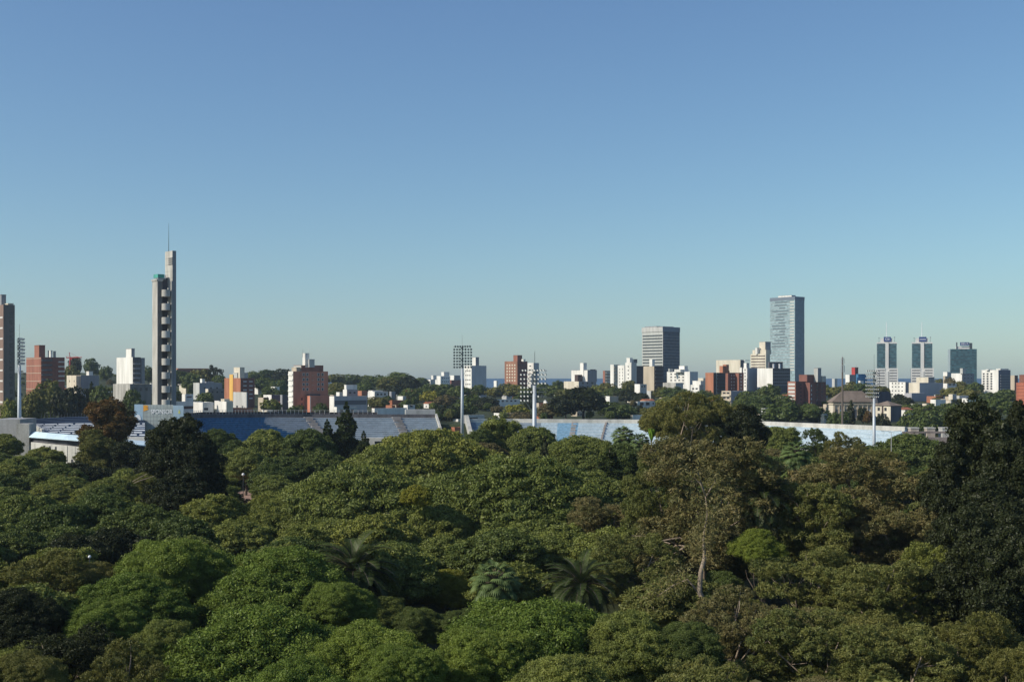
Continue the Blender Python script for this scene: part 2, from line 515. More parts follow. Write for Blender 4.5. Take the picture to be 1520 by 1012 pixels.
b = B('house', 'blank white block wall house above the shaded blue seats, right of two', 'house', 322, 336, 346, 596, 815, (CREAM, WHITE), yb=614)
b.top('roof_hut', 328, 333, 341, 592, CREAM, dy=5)
b = B('apartment_block', 'orange brick block with a yellow stripe and a cream tank house', 'building', 333, 357, 378, 561, 960, (DKBRICK, ORBRICK), yb=600)
b.top('tank_house', 347, 356, 363, 545, CREAM, dy=4)
b.top('lift_room', 346, 352, 368, 553, PALEGREY, dy=6)
b.part('yellow_stripe', MB().box(-.3, -.02, b.L * .45, b.L * .66, 0, b.h + 3), YELLOW)
b.grid('R', 2, rows(567, 592, 5), w=3, h=.9, u0=.1, u1=.95, mat=SHUT)
b = B('house', 'plain pale grey tall house in front of the orange brick block', 'house', 346, 366, 367.5, 582, 830, (GREY, PALEGREY), yb=610)
b.grid('L', 2, [607], w=2.5, h=2.2)
b = B('house', 'pinkish house below the trees right of the orange block', 'house', 383, 391, 399, 590, 900, (DKBROWN, TAN), yb=600)
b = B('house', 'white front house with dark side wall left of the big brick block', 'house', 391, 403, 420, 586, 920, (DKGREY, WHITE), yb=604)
b.grid('L', 1, [592], w=1.2, h=1.6)
b = B('house', 'dark grey house squeezed against the big brick block', 'house', 416, 419, 432, 586, 905, (DKGREY, GREY), yb=606)
b = B('house', 'tiny white gabled house among trees left of the big brick block', 'house', 402, 408, 415, 574, 1180, WHITE, yb=581)
b = B('house', 'tiny white house with red roof right of the orange block', 'house', 378, 383, 389, 570, 1250, WHITE, yb=576)
b.top('roof', 377, 380, 384, 569.5, TILE, dy=1)

# ---- big brick block
b = B('brick_apartment_block', 'big red brick block with white edge balconies and a white antenna-topped tank tower', 'building', 428, 435, 487, 551, 860, (wall_mat('warm_red_brick', (.55, .22, .14), amt=.2), WHITE), yb=610)
b.top('penthouse', 436, 447, 480, 542, (BRICK, PALEGREY), dy=6)
b.top('terrace_room', 433, 440, 446, 545, (TAN, TAN), dy=3)
b.top('tank_tower', 449, 453, 459, 524, WHITE, dy=8, zb=b.h + 3)
b.top('lift_room', 455, 459, 467, 533, PALEGREY, dy=8, zb=b.h + 3)
b.mast('antenna', 457.5, 517, WHITE, dy=8, yb=540)
b.mast('antenna', 449.5, 518, DKSTEEL, dy=8, yb=530)
b.balc('L', rows(557, 597, 6), .05, .95, WHITE, out=.5)
for r in rows(558, 580, 4):
    b.wins('R', [.30, .40, .72, .84], [b.zl(r)], 1.9, 2.2, SHUT)
    b.wins('R', [.30, .40, .72, .84], [b.zl(r) + .15], 1.3, 1.8, WIN, name='window_glass', d=.3)
    b.wins('R', [.56], [b.zl(r) + .3], 1.6, .3, TAN, name='sill')
b.grid('R', 1, [594, 602], w=1.4, h=1.8, u0=.2, u1=.3)
b.part('annex', MB().box(b.R * .35, b.R * 1.02, -7, -.05, 0, b.zl(587.5)), wall_mat('warm_red_brick', (.55, .22, .14)))
b.part('downpipe', MB().box(b.R * .345, b.R * .365, -7.3, -7.02, 0, b.zl(588)), PALEGREY)
b.part('awning', MB().box(b.R * .38, b.R * .72, -3, -.06, b.zl(587.5), b.zl(585)), DKSTEEL)
b = B('warehouse', 'long low grey warehouse with a white end right of the big brick block', 'building', 489, 496, 545, 588, 850, (wall_mat("lilac_grey_sheet", (.42, .41, .42), amt=.1), WHITE), yb=606)
b.band('R', [601], 3.2, .02, .98, mat=DKGREY, name='loading_bay')
b = B('house', 'white box house above the grey warehouse', 'house', 509, 515, 531, 578, 1010, (GREY, WHITE), yb=590)
b.top('upper_floor', 511, 514, 530, 571, WHITE, dy=8)
b.grid('R', 2, [584], w=2, h=1.4)
b = B('house', 'small white house with flat roof left of the white box house', 'house', 499, 504, 510, 582, 1020, WHITE, yb=588)
b = B('house', 'small terracotta house right of the white box house', 'house', 531, 537, 545, 580, 1050, (ORBRICK, ORBRICK), yb=587)
b = B('house', 'white ruined-looking house with dark window holes above the grey stand wall', 'house', 546, 556, 576, 581, 980, (PALEGREY, WHITE), yb=592)
b.top('upper_floor', 547, 553, 568, 579.5, WHITE, dy=4)
b.grid('R', 3, [586.5], w=1.8, h=1.5)
b = B('house', 'small white house at the edge of the dark round trees', 'house', 590, 598, 603, 588, 980, (PALEGREY, WHITE), yb=598)
b = B('house', 'small blue grey house behind the terracotta roofs', 'house', 578, 581, 587, 581, 1080, GREY, yb=592)
b = B('house', 'low house under a broad terracotta roof, upper of two', 'house', 576, 582, 600, 594, 960, (TILE, TILE), yb=602)
b = B('house', 'low house under a broad terracotta roof, lower of two', 'house', 583, 588, 602, 601, 900, (TILE, TAN), yb=608)
b = B('house', 'white house with grey roof beside the lower terracotta roof', 'house', 599, 605, 616, 601, 870, (PALEGREY, WHITE), yb=612)
b.grid('R', 1, [604], w=2.2, h=1.4)
b = B('flat_roofed_building', 'long white garden wall building behind the grey stand wall', 'building', 552, 556, 604, 606, 850, WHITE, yb=618)
b = B('flat_roofed_building', 'white low building left of the grey stand wall', 'building', 496, 500, 530, 604, 800, (PALEGREY, WHITE), yb=618)
b.grid('R', 3, [611], w=2, h=1.6)
# ---- centre skyline
b = B('apartment_block', 'low white stepped apartment block on the skyline left of the dark floodlight mast', 'building', 645, 654, 668, 558, 1700, WHITE, yb=572)
b.top('penthouse', 655, 659, 667, 552, (WHITE, WHITE), dy=8)
b.grid('R', 4, [562, 567], w=1.8, h=1.4)
b = B('house', 'small white house left of the low stepped apartment block', 'house', 633, 639, 646, 563, 1650, (PALEGREY, WHITE), yb=570)
b.top('roof_hut', 640, 643, 648, 557, WHITE, dy=6)
b = B('apartment_block', 'small white and grey block between the stepped block and the dark mast', 'building', 667, 674, 683, 557, 1750, (GREY, WHITE), yb=570)
b = B('flat_roofed_building', 'long dark red wall building behind the dark floodlight mast', 'building', 668, 670, 690, 564, 1600, (DKBRICK, DKBRICK), yb=572)
b = B('apartment_block', 'white block with a blank shaded side right behind the dark floodlight mast', 'building', 689, 700, 722, 542.5, 1250, (wall_mat("shade_side_plaster", (.50, .50, .51), amt=.1), WHITE), yb=576)  # right wall is white plaster with its shade put into the colour
b.top('tank_tower', 701, 706, 711, 530, (GREY, WHITE), dy=6)
b.grid('L', 3, rows(551, 571, 4), w=2.4, h=1.0)
b = B('house', 'tiny white cube house standing against the sea', 'house', 733, 737, 739.5, 565, 1500, WHITE, yb=573)
b = B('brick_apartment_block', 'brown brick block with many small cream windows behind the lit floodlight mast', 'building', 749, 768, 783, 536, 1300, (DKBRICK, wall_mat("brown_brick", (.30, .15, .10), amt=.2)), yb=580)
b.top('tank_tower', 762, 768, 775, 527, (DKBRICK, BRICK), dy=6)
b.top('water_tank', 774, 777, 780, 533, WHITE, dy=4)
b.grid('L', 4, rows(543, 566, 6), w=2.0, h=1.8, mat=CREAM)
b.grid('R', 3, rows(543, 566, 6), w=1.6, h=1.2)
b = B('apartment_block', 'slim white block behind the head of the lit floodlight mast', 'building', 782, 792, 800, 538.5, 1330, (wall_mat("sea_grey_plaster", (.42, .46, .47), amt=.1), WHITE), yb=572)
b.grid('L', 1, rows(544, 566, 5), w=3, h=1.2)
b.mast('antenna', 794, 520, DKSTEEL, r=.15)
b = B('flat_roofed_building', 'long low white building among trees left of the lit mast', 'building', 728, 733, 772, 593, 1000, WHITE, yb=600)
b.grid('R', 5, [596.5], w=2.2, h=1.4)
b = B('house', 'cream low house just above the pale blue seats left of the lit mast', 'house', 733, 742, 765, 613, 830, (TAN, WHITE), yb=622)
b.grid('R', 3, [617], w=2, h=1.4)
b = B('house', 'long low red brick house right of the lit mast', 'house', 796, 800, 830, 598, 960, (ORBRICK, TAN), yb=606)
b.grid('R', 4, [603], w=2, h=1.3)
b.top('roof', 812, 815, 832, 596, WHITE, dy=6)
b = B('apartment_block', 'white stepped apartment block with one tall stair shaft in the middle of the skyline', 'building', 837, 859, 885, 566, 1280, (GREY, CREAM), yb=580)
b.top('upper_floors', 848, 872, 886, 549, (GREY, WHITE), dy=12)
b.top('stair_shaft', 861, 866, 871, 538.5, WHITE, dy=16)
b.top('water_tank', 876, 880, 884, 548, DKGREY, dy=20)
b.grid('R', 3, [570, 575.5], w=2.4, h=2.2)
b.top('recess', 853, 858, 864, 556, DKBROWN, dy=11)
b = B('brick_apartment_block', 'narrow pink and red block at the left of the white cluster', 'building', 895, 898, 908, 550, 1560, (TAN, BRICK), yb=575)
b.balc('R', rows(554, 568, 4), .1, .95, WHITE)
b = B('apartment_block', 'cream block with ragged terraces left in the white cluster', 'building', 906, 911, 920, 541, 1500, (CREAM, WHITE), yb=575)
b.balc('R', rows(546, 566, 5), .1, .9, TAN)
b = B('apartment_block', 'white block with two columns of small windows in the white cluster', 'building', 917, 927, 930, 542, 1430, (PALEGREY, WHITE), yb=580)
b.grid('L', 2, rows(549, 572, 6), w=1.2, h=1.4)
b = B('apartment_block', 'white block with a white tank house, tallest in the white cluster', 'building', 928, 937, 945, 538, 1400, (PALEGREY, WHITE), yb=575)
b.top('tank_house', 930, 935, 939, 531, WHITE, dy=4)
b.top('water_tank', 939, 941, 946, 533, (DKGREY, WHITE), dy=8)
b.grid('L', 1, rows(545, 568, 5), w=1.6, h=1.8)
b = B('apartment_block', 'dark brown block between the white cluster and the tan block', 'building', 940, 943, 957, 543, 1450, (DKBROWN, DKBROWN), yb=575)
b.grid('R', 3, rows(548, 568, 5), w=2.0, h=1.2)
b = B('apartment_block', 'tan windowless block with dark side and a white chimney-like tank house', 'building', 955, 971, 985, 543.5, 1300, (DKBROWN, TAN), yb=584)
b.top('tank_house', 964, 968, 972, 533, WHITE, dy=5)
b.balc('R', rows(549, 572, 5), .1, .9, DKGREY)
b = B('house', 'small white house at the foot of the tan windowless block', 'house', 942, 950, 960, 570, 1150, (PALEGREY, WHITE), yb=582)
b.grid('R', 2, [575], w=1.5, h=2)
b = B('house', 'small pale house right of the tan block foot', 'house', 960, 966, 972, 580, 1100, (TAN, PALEGREY), yb=586)
b = B('house', 'white house with an open carport left of the olive tree', 'house', 939, 946, 968, 596, 960, (WHITE, WHITE), yb=606)
b.grid('R', 2, [601.5], w=4, h=2.4)
b = B('house', 'low pale house partly hidden by trees left of the carport house', 'house', 898, 905, 918, 588, 1050, (TAN, WHITE), yb=596)
b = B('house', 'small white house just behind the pale blue stand', 'house', 902, 908, 915, 611, 800, WHITE, yb=622)
b = B('house', 'low white wall house by the olive tree', 'house', 974, 977, 986, 608, 880, WHITE, yb=614)
b = B('flat_roofed_building', 'long low cream building at the end of the stand left of the olive tree', 'building', 936, 939, 966, 616, 790, (WHITE, CREAM), yb=630)
# ---- office tower
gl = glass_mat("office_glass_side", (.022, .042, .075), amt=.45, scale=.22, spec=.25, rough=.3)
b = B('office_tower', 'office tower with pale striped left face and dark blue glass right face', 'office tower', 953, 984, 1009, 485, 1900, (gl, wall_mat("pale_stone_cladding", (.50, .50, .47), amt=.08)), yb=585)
b.band('L', [496 + 4.5 * i + 3 for i in range(13)], 2.6, .02, .97, mat=glass_mat("office_glass_front", (.06, .068, .07), amt=.5, scale=.3))
b.band('R', [499 + 4.5 * i for i in range(14)], .45, 0, 1, mat=GREY, name='floor_line', d=.3)
b.part('crown_band', MB().box(-.5, b.R + .3, -.5, b.L + .3, b.zl(492), b.zl(485.3)), wall_mat("slate_cladding", (.17, .20, .24), amt=.05))
b.part('crown_front', MB().box(-1, -.55, -.5, b.L, b.zl(492), b.zl(485)), PALEGREY)
b.top('plant_room', 957, 975, 1000, 484, GREY, dy=10)
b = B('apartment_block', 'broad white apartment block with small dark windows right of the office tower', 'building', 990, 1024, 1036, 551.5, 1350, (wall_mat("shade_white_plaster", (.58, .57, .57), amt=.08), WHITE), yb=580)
b.top('tank_house', 1008, 1016, 1021, 543, WHITE, dy=8)
b.top('penthouse', 1001, 1010, 1022, 548, WHITE, dy=5)
b.top('roof_hut', 992, 994, 999, 547, PALEGREY, dy=10)
b.grid('L', 4, rows(556, 570, 4), w=2.6, h=1.3, u0=.2, u1=.9)
b = B('flat_roofed_building', 'grey terrace block under the broad white apartment block', 'building', 984, 1003, 1014, 568, 1280, (PALEGREY, CONC), yb=580)
b = B('house', 'stepped white villa left of the red brick complex', 'house', 1025, 1038, 1044, 571, 1200, (PALEGREY, WHITE), yb=584)
b.top('upper_floor', 1028, 1040, 1046, 565, WHITE, dy=8)
b.grid('L', 2, [578], w=3, h=1.6)
b = B('house', 'small cream villa behind the stepped white villa', 'house', 1036, 1044, 1048, 561, 1500, CREAM, yb=572)
# ---- brick complex
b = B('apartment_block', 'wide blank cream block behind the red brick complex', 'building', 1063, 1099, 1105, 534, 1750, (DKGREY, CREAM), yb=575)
b.top('shaft', 1104, 1106, 1113, 535, (WHITE, PALEGREY), dy=-10)
b = B('brick_apartment_complex', 'red brick complex with a curved dark front and orange tank towers', 'building', 1047, 1059, 1077, 553, 1150, (DKBROWN, ORBRICK), yb=590)
b.top('tank_tower', 1068, 1073, 1077, 543, (ORBRICK, ORBRICK), dy=8)
b.top('tank_tower', 1073, 1078, 1082, 541, (ORBRICK, ORBRICK), dy=10)
b.balc('R', rows(558, 584, 6), .25, .85, DKSTEEL, out=1.6)
b.part('downpipe', MB().box(b.R * .22, b.R * .25, -.3, -.02, 0, b.h), PALEGREY)
bb = b
b = B('brick_apartment_complex', 'red brick stair-stepped wings right of the curved dark front', 'building', 1077, 1083, 1104, 553, 1180, (DKBRICK, BRICK), yb=590)
b.part('wing', MB().box(b.R * .38, b.R * .7, -5, -.02, 0, b.h - .6), BRICK)
b.part('shaft', MB().box(-2.5, -.02, 0, b.L * .5, 0, b.h + 2), BRICK)
b.grid('R', 2, rows(558, 582, 6), w=1.3, h=1.3, u0=.05, u1=.4, mat=SHUT)
mbw = [(.54 * b.R - 0, z) for z in rows(558, 582, 6)]
for x, r in mbw:
    o = link('window', unit_box(SHUT), b.root); o.location = (x, -5, b.zl(r)); o.scale = (1.8, .12, 1.4)
b = B('apartment_block', 'narrow white block with blank shaded side between brick wings and white wall', 'building', 1103, 1109, 1124, 546, 1200, (wall_mat("shade_grey_plaster", (.45, .47, .48), amt=.06), WHITE), yb=582)  # grey of the right wall is shade put into the plaster colour
b.top('tank_house', 1104, 1108, 1112, 538.5, (PALEGREY, WHITE), dy=4)
b.grid('L', 1, rows(550, 574, 6), w=1.2, h=1.4)
b.top('side_wing', 1098, 1101, 1104, 545, (GREY, WHITE), dy=6, zb=0)
b = B('apartment_block', 'small block with beige balconies and shaded side below the brick complex', 'building', 1071, 1085, 1102, 580, 1020, (wall_mat("shade_slate_plaster", (.36, .36, .39), amt=.06), TAN), yb=602)  # right wall toned darker to carry its shade
b.balc('L', [588, 596], .05, .95, CREAM)
b.grid('L', 2, [584.5, 592], w=3, h=1.4)
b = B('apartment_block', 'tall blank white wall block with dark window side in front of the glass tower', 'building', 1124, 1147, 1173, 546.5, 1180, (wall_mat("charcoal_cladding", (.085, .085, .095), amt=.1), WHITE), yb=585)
b.top('roof_plant', 1140, 1142, 1162, 537, DKGREY, dy=8)
b.band('R', rows(552, 572, 5), .5, .03, .97, mat=GREY, name='floor_line', d=.3)
b.grid('R', 7, rows(550, 570, 5), w=1.6, h=1.2)
b.top('rooftop_lamp', 1147, 1148, 1150, 540, WHITEP, dy=6)  # plain white box for one of two rooftop lights
b.top('rooftop_lamp', 1156, 1157, 1159, 540, WHITEP, dy=6)
b = B('apartment_block', 'cream terraced block with dark window rows left of the glass tower', 'building', 1114, 1137, 1143, 525, 1600, (CREAM, CREAM), yb=575)
b.top('terrace_floor', 1117, 1137, 1145, 519, CREAM, dy=4)
b.top('tank_house', 1127, 1136, 1144, 507, (GREY, CREAM), dy=8)
b.band('L', rows(529, 550, 6), 1.3, .05, .95, mat=DKBROWN)
b.top('roof_hut', 1121, 1124, 1128, 516, WHITE, dy=10)
# ---- glass tower
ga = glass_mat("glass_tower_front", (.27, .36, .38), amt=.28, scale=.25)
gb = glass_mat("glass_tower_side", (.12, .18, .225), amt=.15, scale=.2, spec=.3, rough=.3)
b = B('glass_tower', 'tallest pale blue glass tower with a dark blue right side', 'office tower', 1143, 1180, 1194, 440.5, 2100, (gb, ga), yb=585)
rg = random.Random(3)
gd = glass_mat("dark_glass_pane", (.10, .14, .16), amt=.4, scale=.3)
gp = wall_mat("bright_blind", (.62, .60, .52), amt=.15, rough=.5)
for i in range(24):
    r = 449 + i * 4.4
    b.band('L', [r], .7, .02, .98, mat=GREY, name='floor_line', d=.25)
    if i < 16:
        u0 = rg.uniform(.25, .45); u1 = rg.uniform(.6, .97)
        b.band('L', [r - .4], 2.6, u0, u1, mat=gd, name='window_band', d=.16)
    b.band('L', [r - .3], 2.2, .03, .2, mat=gp, name='blind_band', d=.18)
b.part('crown_band', MB().box(-.4, b.R + .2, -.4, b.L + .2, b.zl(445), b.zl(440)), wall_mat("slate_cladding", (.2, .2, .2)))
b.top('plant_room', 1155, 1175, 1181, 438, (GREY, WHITE), dy=6)
# ---- brick group right
b = B('brick_apartment_block', 'red brown brick block with light left windows right of the glass tower foot', 'building', 1169, 1181, 1226, 566, 950, (DKBRICK, BRICK), yb=608)
b.part('projecting_bay', MB().box(b.R * .3, b.R * .48, -5, -.02, 0, b.h - 1), DKBRICK)
b.top('penthouse', 1186, 1198, 1209, 556, DKBRICK, dy=8)
b.top('lift_room', 1208, 1214, 1219, 546, (GREY, PALEGREY), dy=10)
b.top('roof_hut', 1219, 1222, 1226, 558, PALEGREY, dy=12)
b.grid('L', 3, rows(572, 600, 6), w=2.2, h=1.8, mat=SHUT)
b.grid('R', 1, rows(572, 600, 6), w=1.4, h=1.4, u0=.14, u1=.2)
for r in rows(574, 600, 5):
    o = link('window', unit_box(SHUT), b.root); o.location = (b.R * .35, -5, b.zl(r)); o.scale = (1.2, .12, 1.6)
b.grid('R', 2, rows(572, 600, 6), w=1.8, h=1.3, u0=.62, u1=.95)
b = B('flat_roofed_building', 'dark low flat building between brick complex and round trees', 'building', 1102, 1106, 1128, 580, 1060, (DKGREY, DKGREY), yb=590)
b = B('house', 'white low house peeking out left of the red brown brick block', 'house', 1155, 1160, 1172, 589, 940, WHITE, yb=596)
# ---- red and blue hall
b = B('radio_building', 'blue walled building with a red tank tower on its roof', 'building', 1262, 1272, 1287, 560, 1500, (BLUEP, BLUEP), yb=572)
b.top('tank_tower', 1264, 1269, 1274, 545, (DKBRICK, REDP), dy=6)
b.top('blue_hall', 1270, 1274, 1286, 555, BLUEP, dy=4)
b.top('white_shed', 1274, 1277, 1282, 565, WHITE, dy=-3, zb=0)
b.mast('antenna', 1271, 541, REDP, dy=6, yb=547)
b = B('house', 'grey and white house left of the blue walled building', 'house', 1255, 1261, 1271, 556, 1450, (GREY, WHITE), yb=572)
b = B('house', 'small white church-like house far off between brick block and blue building', 'house', 1235, 1239, 1243, 562, 1700, PALEGREY, yb=573)
# ---- classical building
b = B('classical_building', 'cream classical building with tall pilasters and a brown hipped roof behind the stand', 'building', 1230, 1237, 1296, 596, 800, (TAN, CREAM), yb=630, t=math.radians(4))
R, L, h = b.R, b.L, b.h
rz = b.zl(580, 8)
b.part('roof', MB().face([(-1, -1, h), (R + 1, -1, h), (R - 6, L * .5, rz), (8, L * .5, rz)]).face([(-1, L + 1, h), (-1, -1, h), (8, L * .5, rz)])
       .face([(R + 1, -1, h), (R + 1, L + 1, h), (R - 6, L * .5, rz)]).face([(R + 1, L + 1, h), (-1, L + 1, h), (8, L * .5, rz), (R - 6, L * .5, rz)])
       .box(-1, R + 1, -1, L + 1, h - .5, h - .02), SLATE)
for i in range(9):
    b.part('pilaster', MB().box(R * (.02 + i * .118), R * (.02 + i * .118) + .6, -.45, -.01, 0, h - 2.2), TAN)
b.part('cornice', MB().box(-.5, R + .5, -.6, L + .5, h - 2.2, h - 1.5), TAN)
for i in range(8):
    b.wins('R', [.085 + i * .118], [h * .35], 1.8, h * .33, WHITE if i % 2 else DKGREY)
b = B('classical_building', 'right wing of the classical building under its own brown pyramid roof', 'building', 1297, 1322, 1338, 602, 775, (DKGREY, CREAM), yb=632, t=math.radians(30))
R, L, h = b.R, b.L, b.h
rz = b.zl(595, 5)
b.part('roof', MB().face([(-.8, -.8, h), (R + .8, -.8, h), (R * .5, L * .5, rz)]).face([(R + .8, -.8, h), (R + .8, L + .8, h), (R * .5, L * .5, rz)])
       .face([(R + .8, L + .8, h), (-.8, L + .8, h), (R * .5, L * .5, rz)]).face([(-.8, L + .8, h), (-.8, -.8, h), (R * .5, L * .5, rz)]), SLATE)
b.grid('L', 2, [610, 619], w=2, h=2.2)
b.part('pilaster', MB().box(-.4, -.01, L * .42, L * .5, 0, h - .3), DKBROWN)
b = B('slate_roofed_hall', 'dark slate gabled hall between the classical building and its wing', 'building', 1298, 1303, 1322, 598, 840, (TAN, TAN), yb=628)
R, L, h = b.R, b.L, b.h
b.part('roof', MB().face([(-.5, -.5, h), (R + .5, -.5, h), (R + .5, L * .5, b.zl(581)), (-.5, L * .5, b.zl(581))]).face([(R + .5, L + .5, h), (-.5, L + .5, h), (-.5, L * .5, b.zl(581)), (R + .5, L * .5, b.zl(581))])
       .face([(-.5, -.5, h), (-.5, L * .5, b.zl(581)), (-.5, L + .5, h)]).face([(R + .5, -.5, h), (R + .5, L + .5, h), (R + .5, L * .5, b.zl(581))]), wall_mat("dark_slate", (.07, .07, .085), amt=.15))

# ---- twin towers and their sister
def text_obj(s, size, mat, parent, loc, rot=(math.pi / 2, 0, 0), name='lettering', sx=1.0, ext=.05, bold=0.0):
    cu = bpy.data.curves.new(name, 'FONT'); cu.body = s; cu.size = size; cu.extrude = ext; cu.offset = bold
    cu.align_x = 'CENTER'; cu.align_y = 'CENTER'
    tmp = bpy.data.objects.new(name, cu); COL.objects.link(tmp)
    bpy.context.view_layer.update()
    me = bpy.data.meshes.new_from_object(tmp.evaluated_get(bpy.context.evaluated_depsgraph_get()))
    bpy.data.objects.remove(tmp); me.materials.clear(); me.materials.append(mat)
    o = link(name, me, parent); o.location = loc; o.rotation_euler = rot; o.scale = (sx, 1, 1)
    return o
tg = glass_mat("teal_glass", (.045, .105, .120), amt=.45, scale=.25, spec=.3, rough=.25)
STONE = wall_mat("white_stone_cladding", (.68, .66, .63), amt=.06)
def twin(label, xl, xr, sign):
    Y = 2300
    b = B('office_tower', label, 'office tower', xl, xl, xr, 508.5, Y, tg, yb=590, t='front', dl=28)
    R, h = b.R, b.h
    b.part('central_pier', MB().box(R * .42, R * .59, -1.6, -.02, 0, b.zl(508)), STONE)
    b.part('roof_rim', MB().box(-.4, R + .4, -.4, 28.4, b.zl(510), b.zl(508)), STONE)
    zb = b.zl(546.5)
    b.part('lower_wall', MB().box(-2.5, R * .42, -2.5, 30, 0, zb).box(R * .59, R + 2.5, -2.5, 30, 0, zb), STONE)
    b.part('lower_pier', MB().box(R * .43, R * .58, -3.4, -1.65, 0, zb - 6), STONE)
    for k in range(7):
        z = b.zl(549.8 + k * 3.95)
        for (a, c) in ((-.2, R * .39), (R * .63, R + .2)):
            o = link('window_band', unit_box(DKGREY), b.root); o.location = ((a + c) / 2, -2.5, z - .9); o.scale = (c - a, .3, 2.0)
    for k in range(9):
        z = b.zl(513 + k * 4)
        for (a, c) in ((0, R * .42), (R * .59, R)):
            o = link('floor_line', unit_box(DKGREY), b.root); o.location = ((a + c) / 2, 0, z); o.scale = (c - a, .25, .5)
    b.part('plant_room', MB().box(R * .18, R * .35, 4, 14, h - .5, b.zl(502, 4)).box(R * .35, R * .72, 5, 14, h - .5, b.zl(502, 4)).box(R * .73, R * .8, 4, 14, h - .5, b.zl(502, 4)), STONE)
    sg = b.part('sign_panel', MB().box(R * .34, R * .71, 2.2, 3.2, b.zl(507), b.zl(500)), NAVY)
    if sign:
        text_obj(sign, 6.2, WHITEP, sg, (R * .525, 2.1, b.zl(503.5)), sx=.95)
    else:
        for q in range(6):
            mbq = MB().box(R * (.375 + q * .053), R * (.375 + q * .053) + 1.2, 2.1, 2.18, b.zl(504.4), b.zl(503.2))
            mbq.build('letter', WHITEP, sg)
    b.mast('antenna', xl + (xr - xl) * .48, 478, WHITEP, r=.75, dy=8)
    for u, yy in ((.1, 500.5), (.9, 499.5)):
        b.part('aerial_frame', MB().box(R * u - .25, R * u + .25, 2, 2.5, h - .5, b.zl(yy)).box(R * u - 1.2, R * u + 1.2, 2, 2.5, b.zl(yy + 1.5), b.zl(yy + 1)), DKSTEEL)
    return b
twin('left twin office tower, teal glass with a white pier and blue rooftop sign', 1302, 1331, 'CSI')
twin('right twin office tower, teal glass with a white pier and blue rooftop sign', 1354, 1384, None)
b = B('office_tower', 'square teal glass office tower with blue rooftop sign right of the twin towers', 'office tower', 1407, 1410.5, 1450, 518, 2200, (tg, wall_mat("pale_glass_edge", (.33, .40, .42), amt=.1)), yb=590, t=math.radians(-8))
for k in range(12):
    b.band('R', [522 + k * 4.1], .5, 0, 1, mat=DKSTEEL, name='floor_line', d=.3)
b.part('plant_room', MB().box(b.R * .28, b.R * .8, 3, 16, b.h - .5, b.zl(514)), STONE)
sg = b.part('sign_panel', MB().box(b.R * .38, b.R * .72, .8, 1.6, b.zl(513), b.zl(508)), NAVY)
text_obj('BBVA', 5.0, WHITEP, sg, (b.R * .55, .7, b.zl(510.5)), sx=1.1)
b.part('aerial_frame', MB().box(b.R * .24, b.R * .28, 2, 4, b.h - .5, b.zl(508)), DKSTEEL)
b.part('aerial_frame', MB().box(b.R * .74, b.R * .84, 2, 4, b.h - .5, b.zl(509)), DKSTEEL)
# ---- right side blocks
b = B('apartment_block', 'cream block with rows of small dark windows under the left twin tower', 'building', 1320, 1344, 1349, 567, 1200, (GREY, WHITE), yb=594, t=math.radians(30))
b.grid('L', 4, [570, 575, 581, 586.5], w=1.5, h=1.3)
b = B('apartment_block', 'big blank shaded-wall block with a cream left face under the right twin tower', 'building', 1349, 1365, 1400, 568, 1150, (wall_mat("shade_plain_plaster", (.46, .45, .47), amt=.06), CREAM), yb=594, t=math.radians(36))  # right wall colour holds the shade of its unlit side
b.top('upper_block', 1360, 1378, 1387, 559.5, (GREY, CREAM), dy=12)
b.part('low_annex', MB().box(-24, -.05, -8, 0, 0, b.zl(583)), wall_mat("annex_grey_plaster", (.42, .41, .43), amt=.06))
b = B('house', 'white house with an arched pinkish terrace under the square glass tower', 'house', 1400, 1406, 1411, 552, 1350, (PALEGREY, WHITE), yb=572)
b.top('terrace', 1400, 1403, 1411, 558, TAN, dy=-3, zb=0)
b = B('apartment_block', 'white blank wall block with a grey side in front of the square glass tower', 'building', 1412, 1428, 1446, 554, 1300, (GREY, WHITE), yb=575)
b.top('lift_tower', 1425, 1429, 1434, 546.5, PALEGREY, dy=-2)
b.grid('R', 3, rows(557, 567, 3), w=2, h=1)
b = B('house', 'low white house with a long window strip below the blank white wall block', 'house', 1398, 1406, 1420, 569, 1180, WHITE, yb=576)
b.grid('R', 2, [572], w=5, h=2)
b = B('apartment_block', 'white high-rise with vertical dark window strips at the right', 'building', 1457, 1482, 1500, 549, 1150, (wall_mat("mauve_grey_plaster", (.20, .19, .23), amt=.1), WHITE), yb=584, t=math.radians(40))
b.top('tank_house', 1479, 1485, 1497, 547, WHITE, dy=8)
b.top('roof_hut', 1463, 1467, 1473, 548, WHITE, dy=6)
b.grid('L', 3, rows(556, 578, 7), w=1.8, h=1.6, u0=.3, u1=.98)
b.balc('R', rows(558, 578, 6), .1, .9, GREY)
b = B('brick_apartment_block', 'small pinkish brick block right of the white high-rise', 'building', 1499, 1506, 1511, 557, 1300, (DKBRICK, TAN), yb=575)
b = B('brick_apartment_block', 'plain red brick block cut by the right edge of the picture', 'building', 1508, 1509, 1560, 568, 620, (wall_mat("rust_brick", (.55, .19, .12), amt=.15), BRICK), yb=615, t=math.radians(-22))
b.top('stair_tower', 1513, 1516, 1535, 556, BRICK, dy=5)
b.band('R', rows(573, 606, 8), .18, 0, 1, mat=DKBRICK, name='floor_line', d=.08)
b = B('flat_roofed_building', 'low bright white building in front of the blank shaded block', 'building', 1381, 1389, 1404, 593, 960, WHITE, yb=602)
b = B('house', 'cream low house with brown roof left of the bright white building', 'house', 1369, 1376, 1387, 599, 920, (TAN, CREAM), yb=606)
b = B('house', 'small white house left of the cream brown-roofed house', 'house', 1352, 1359, 1368, 599, 910, (PALEGREY, WHITE), yb=606)
b = B('house', 'white hut with a tall narrow front among trees at the right', 'house', 1408, 1414, 1420, 585, 1000, (PALEGREY, CREAM), yb=598)
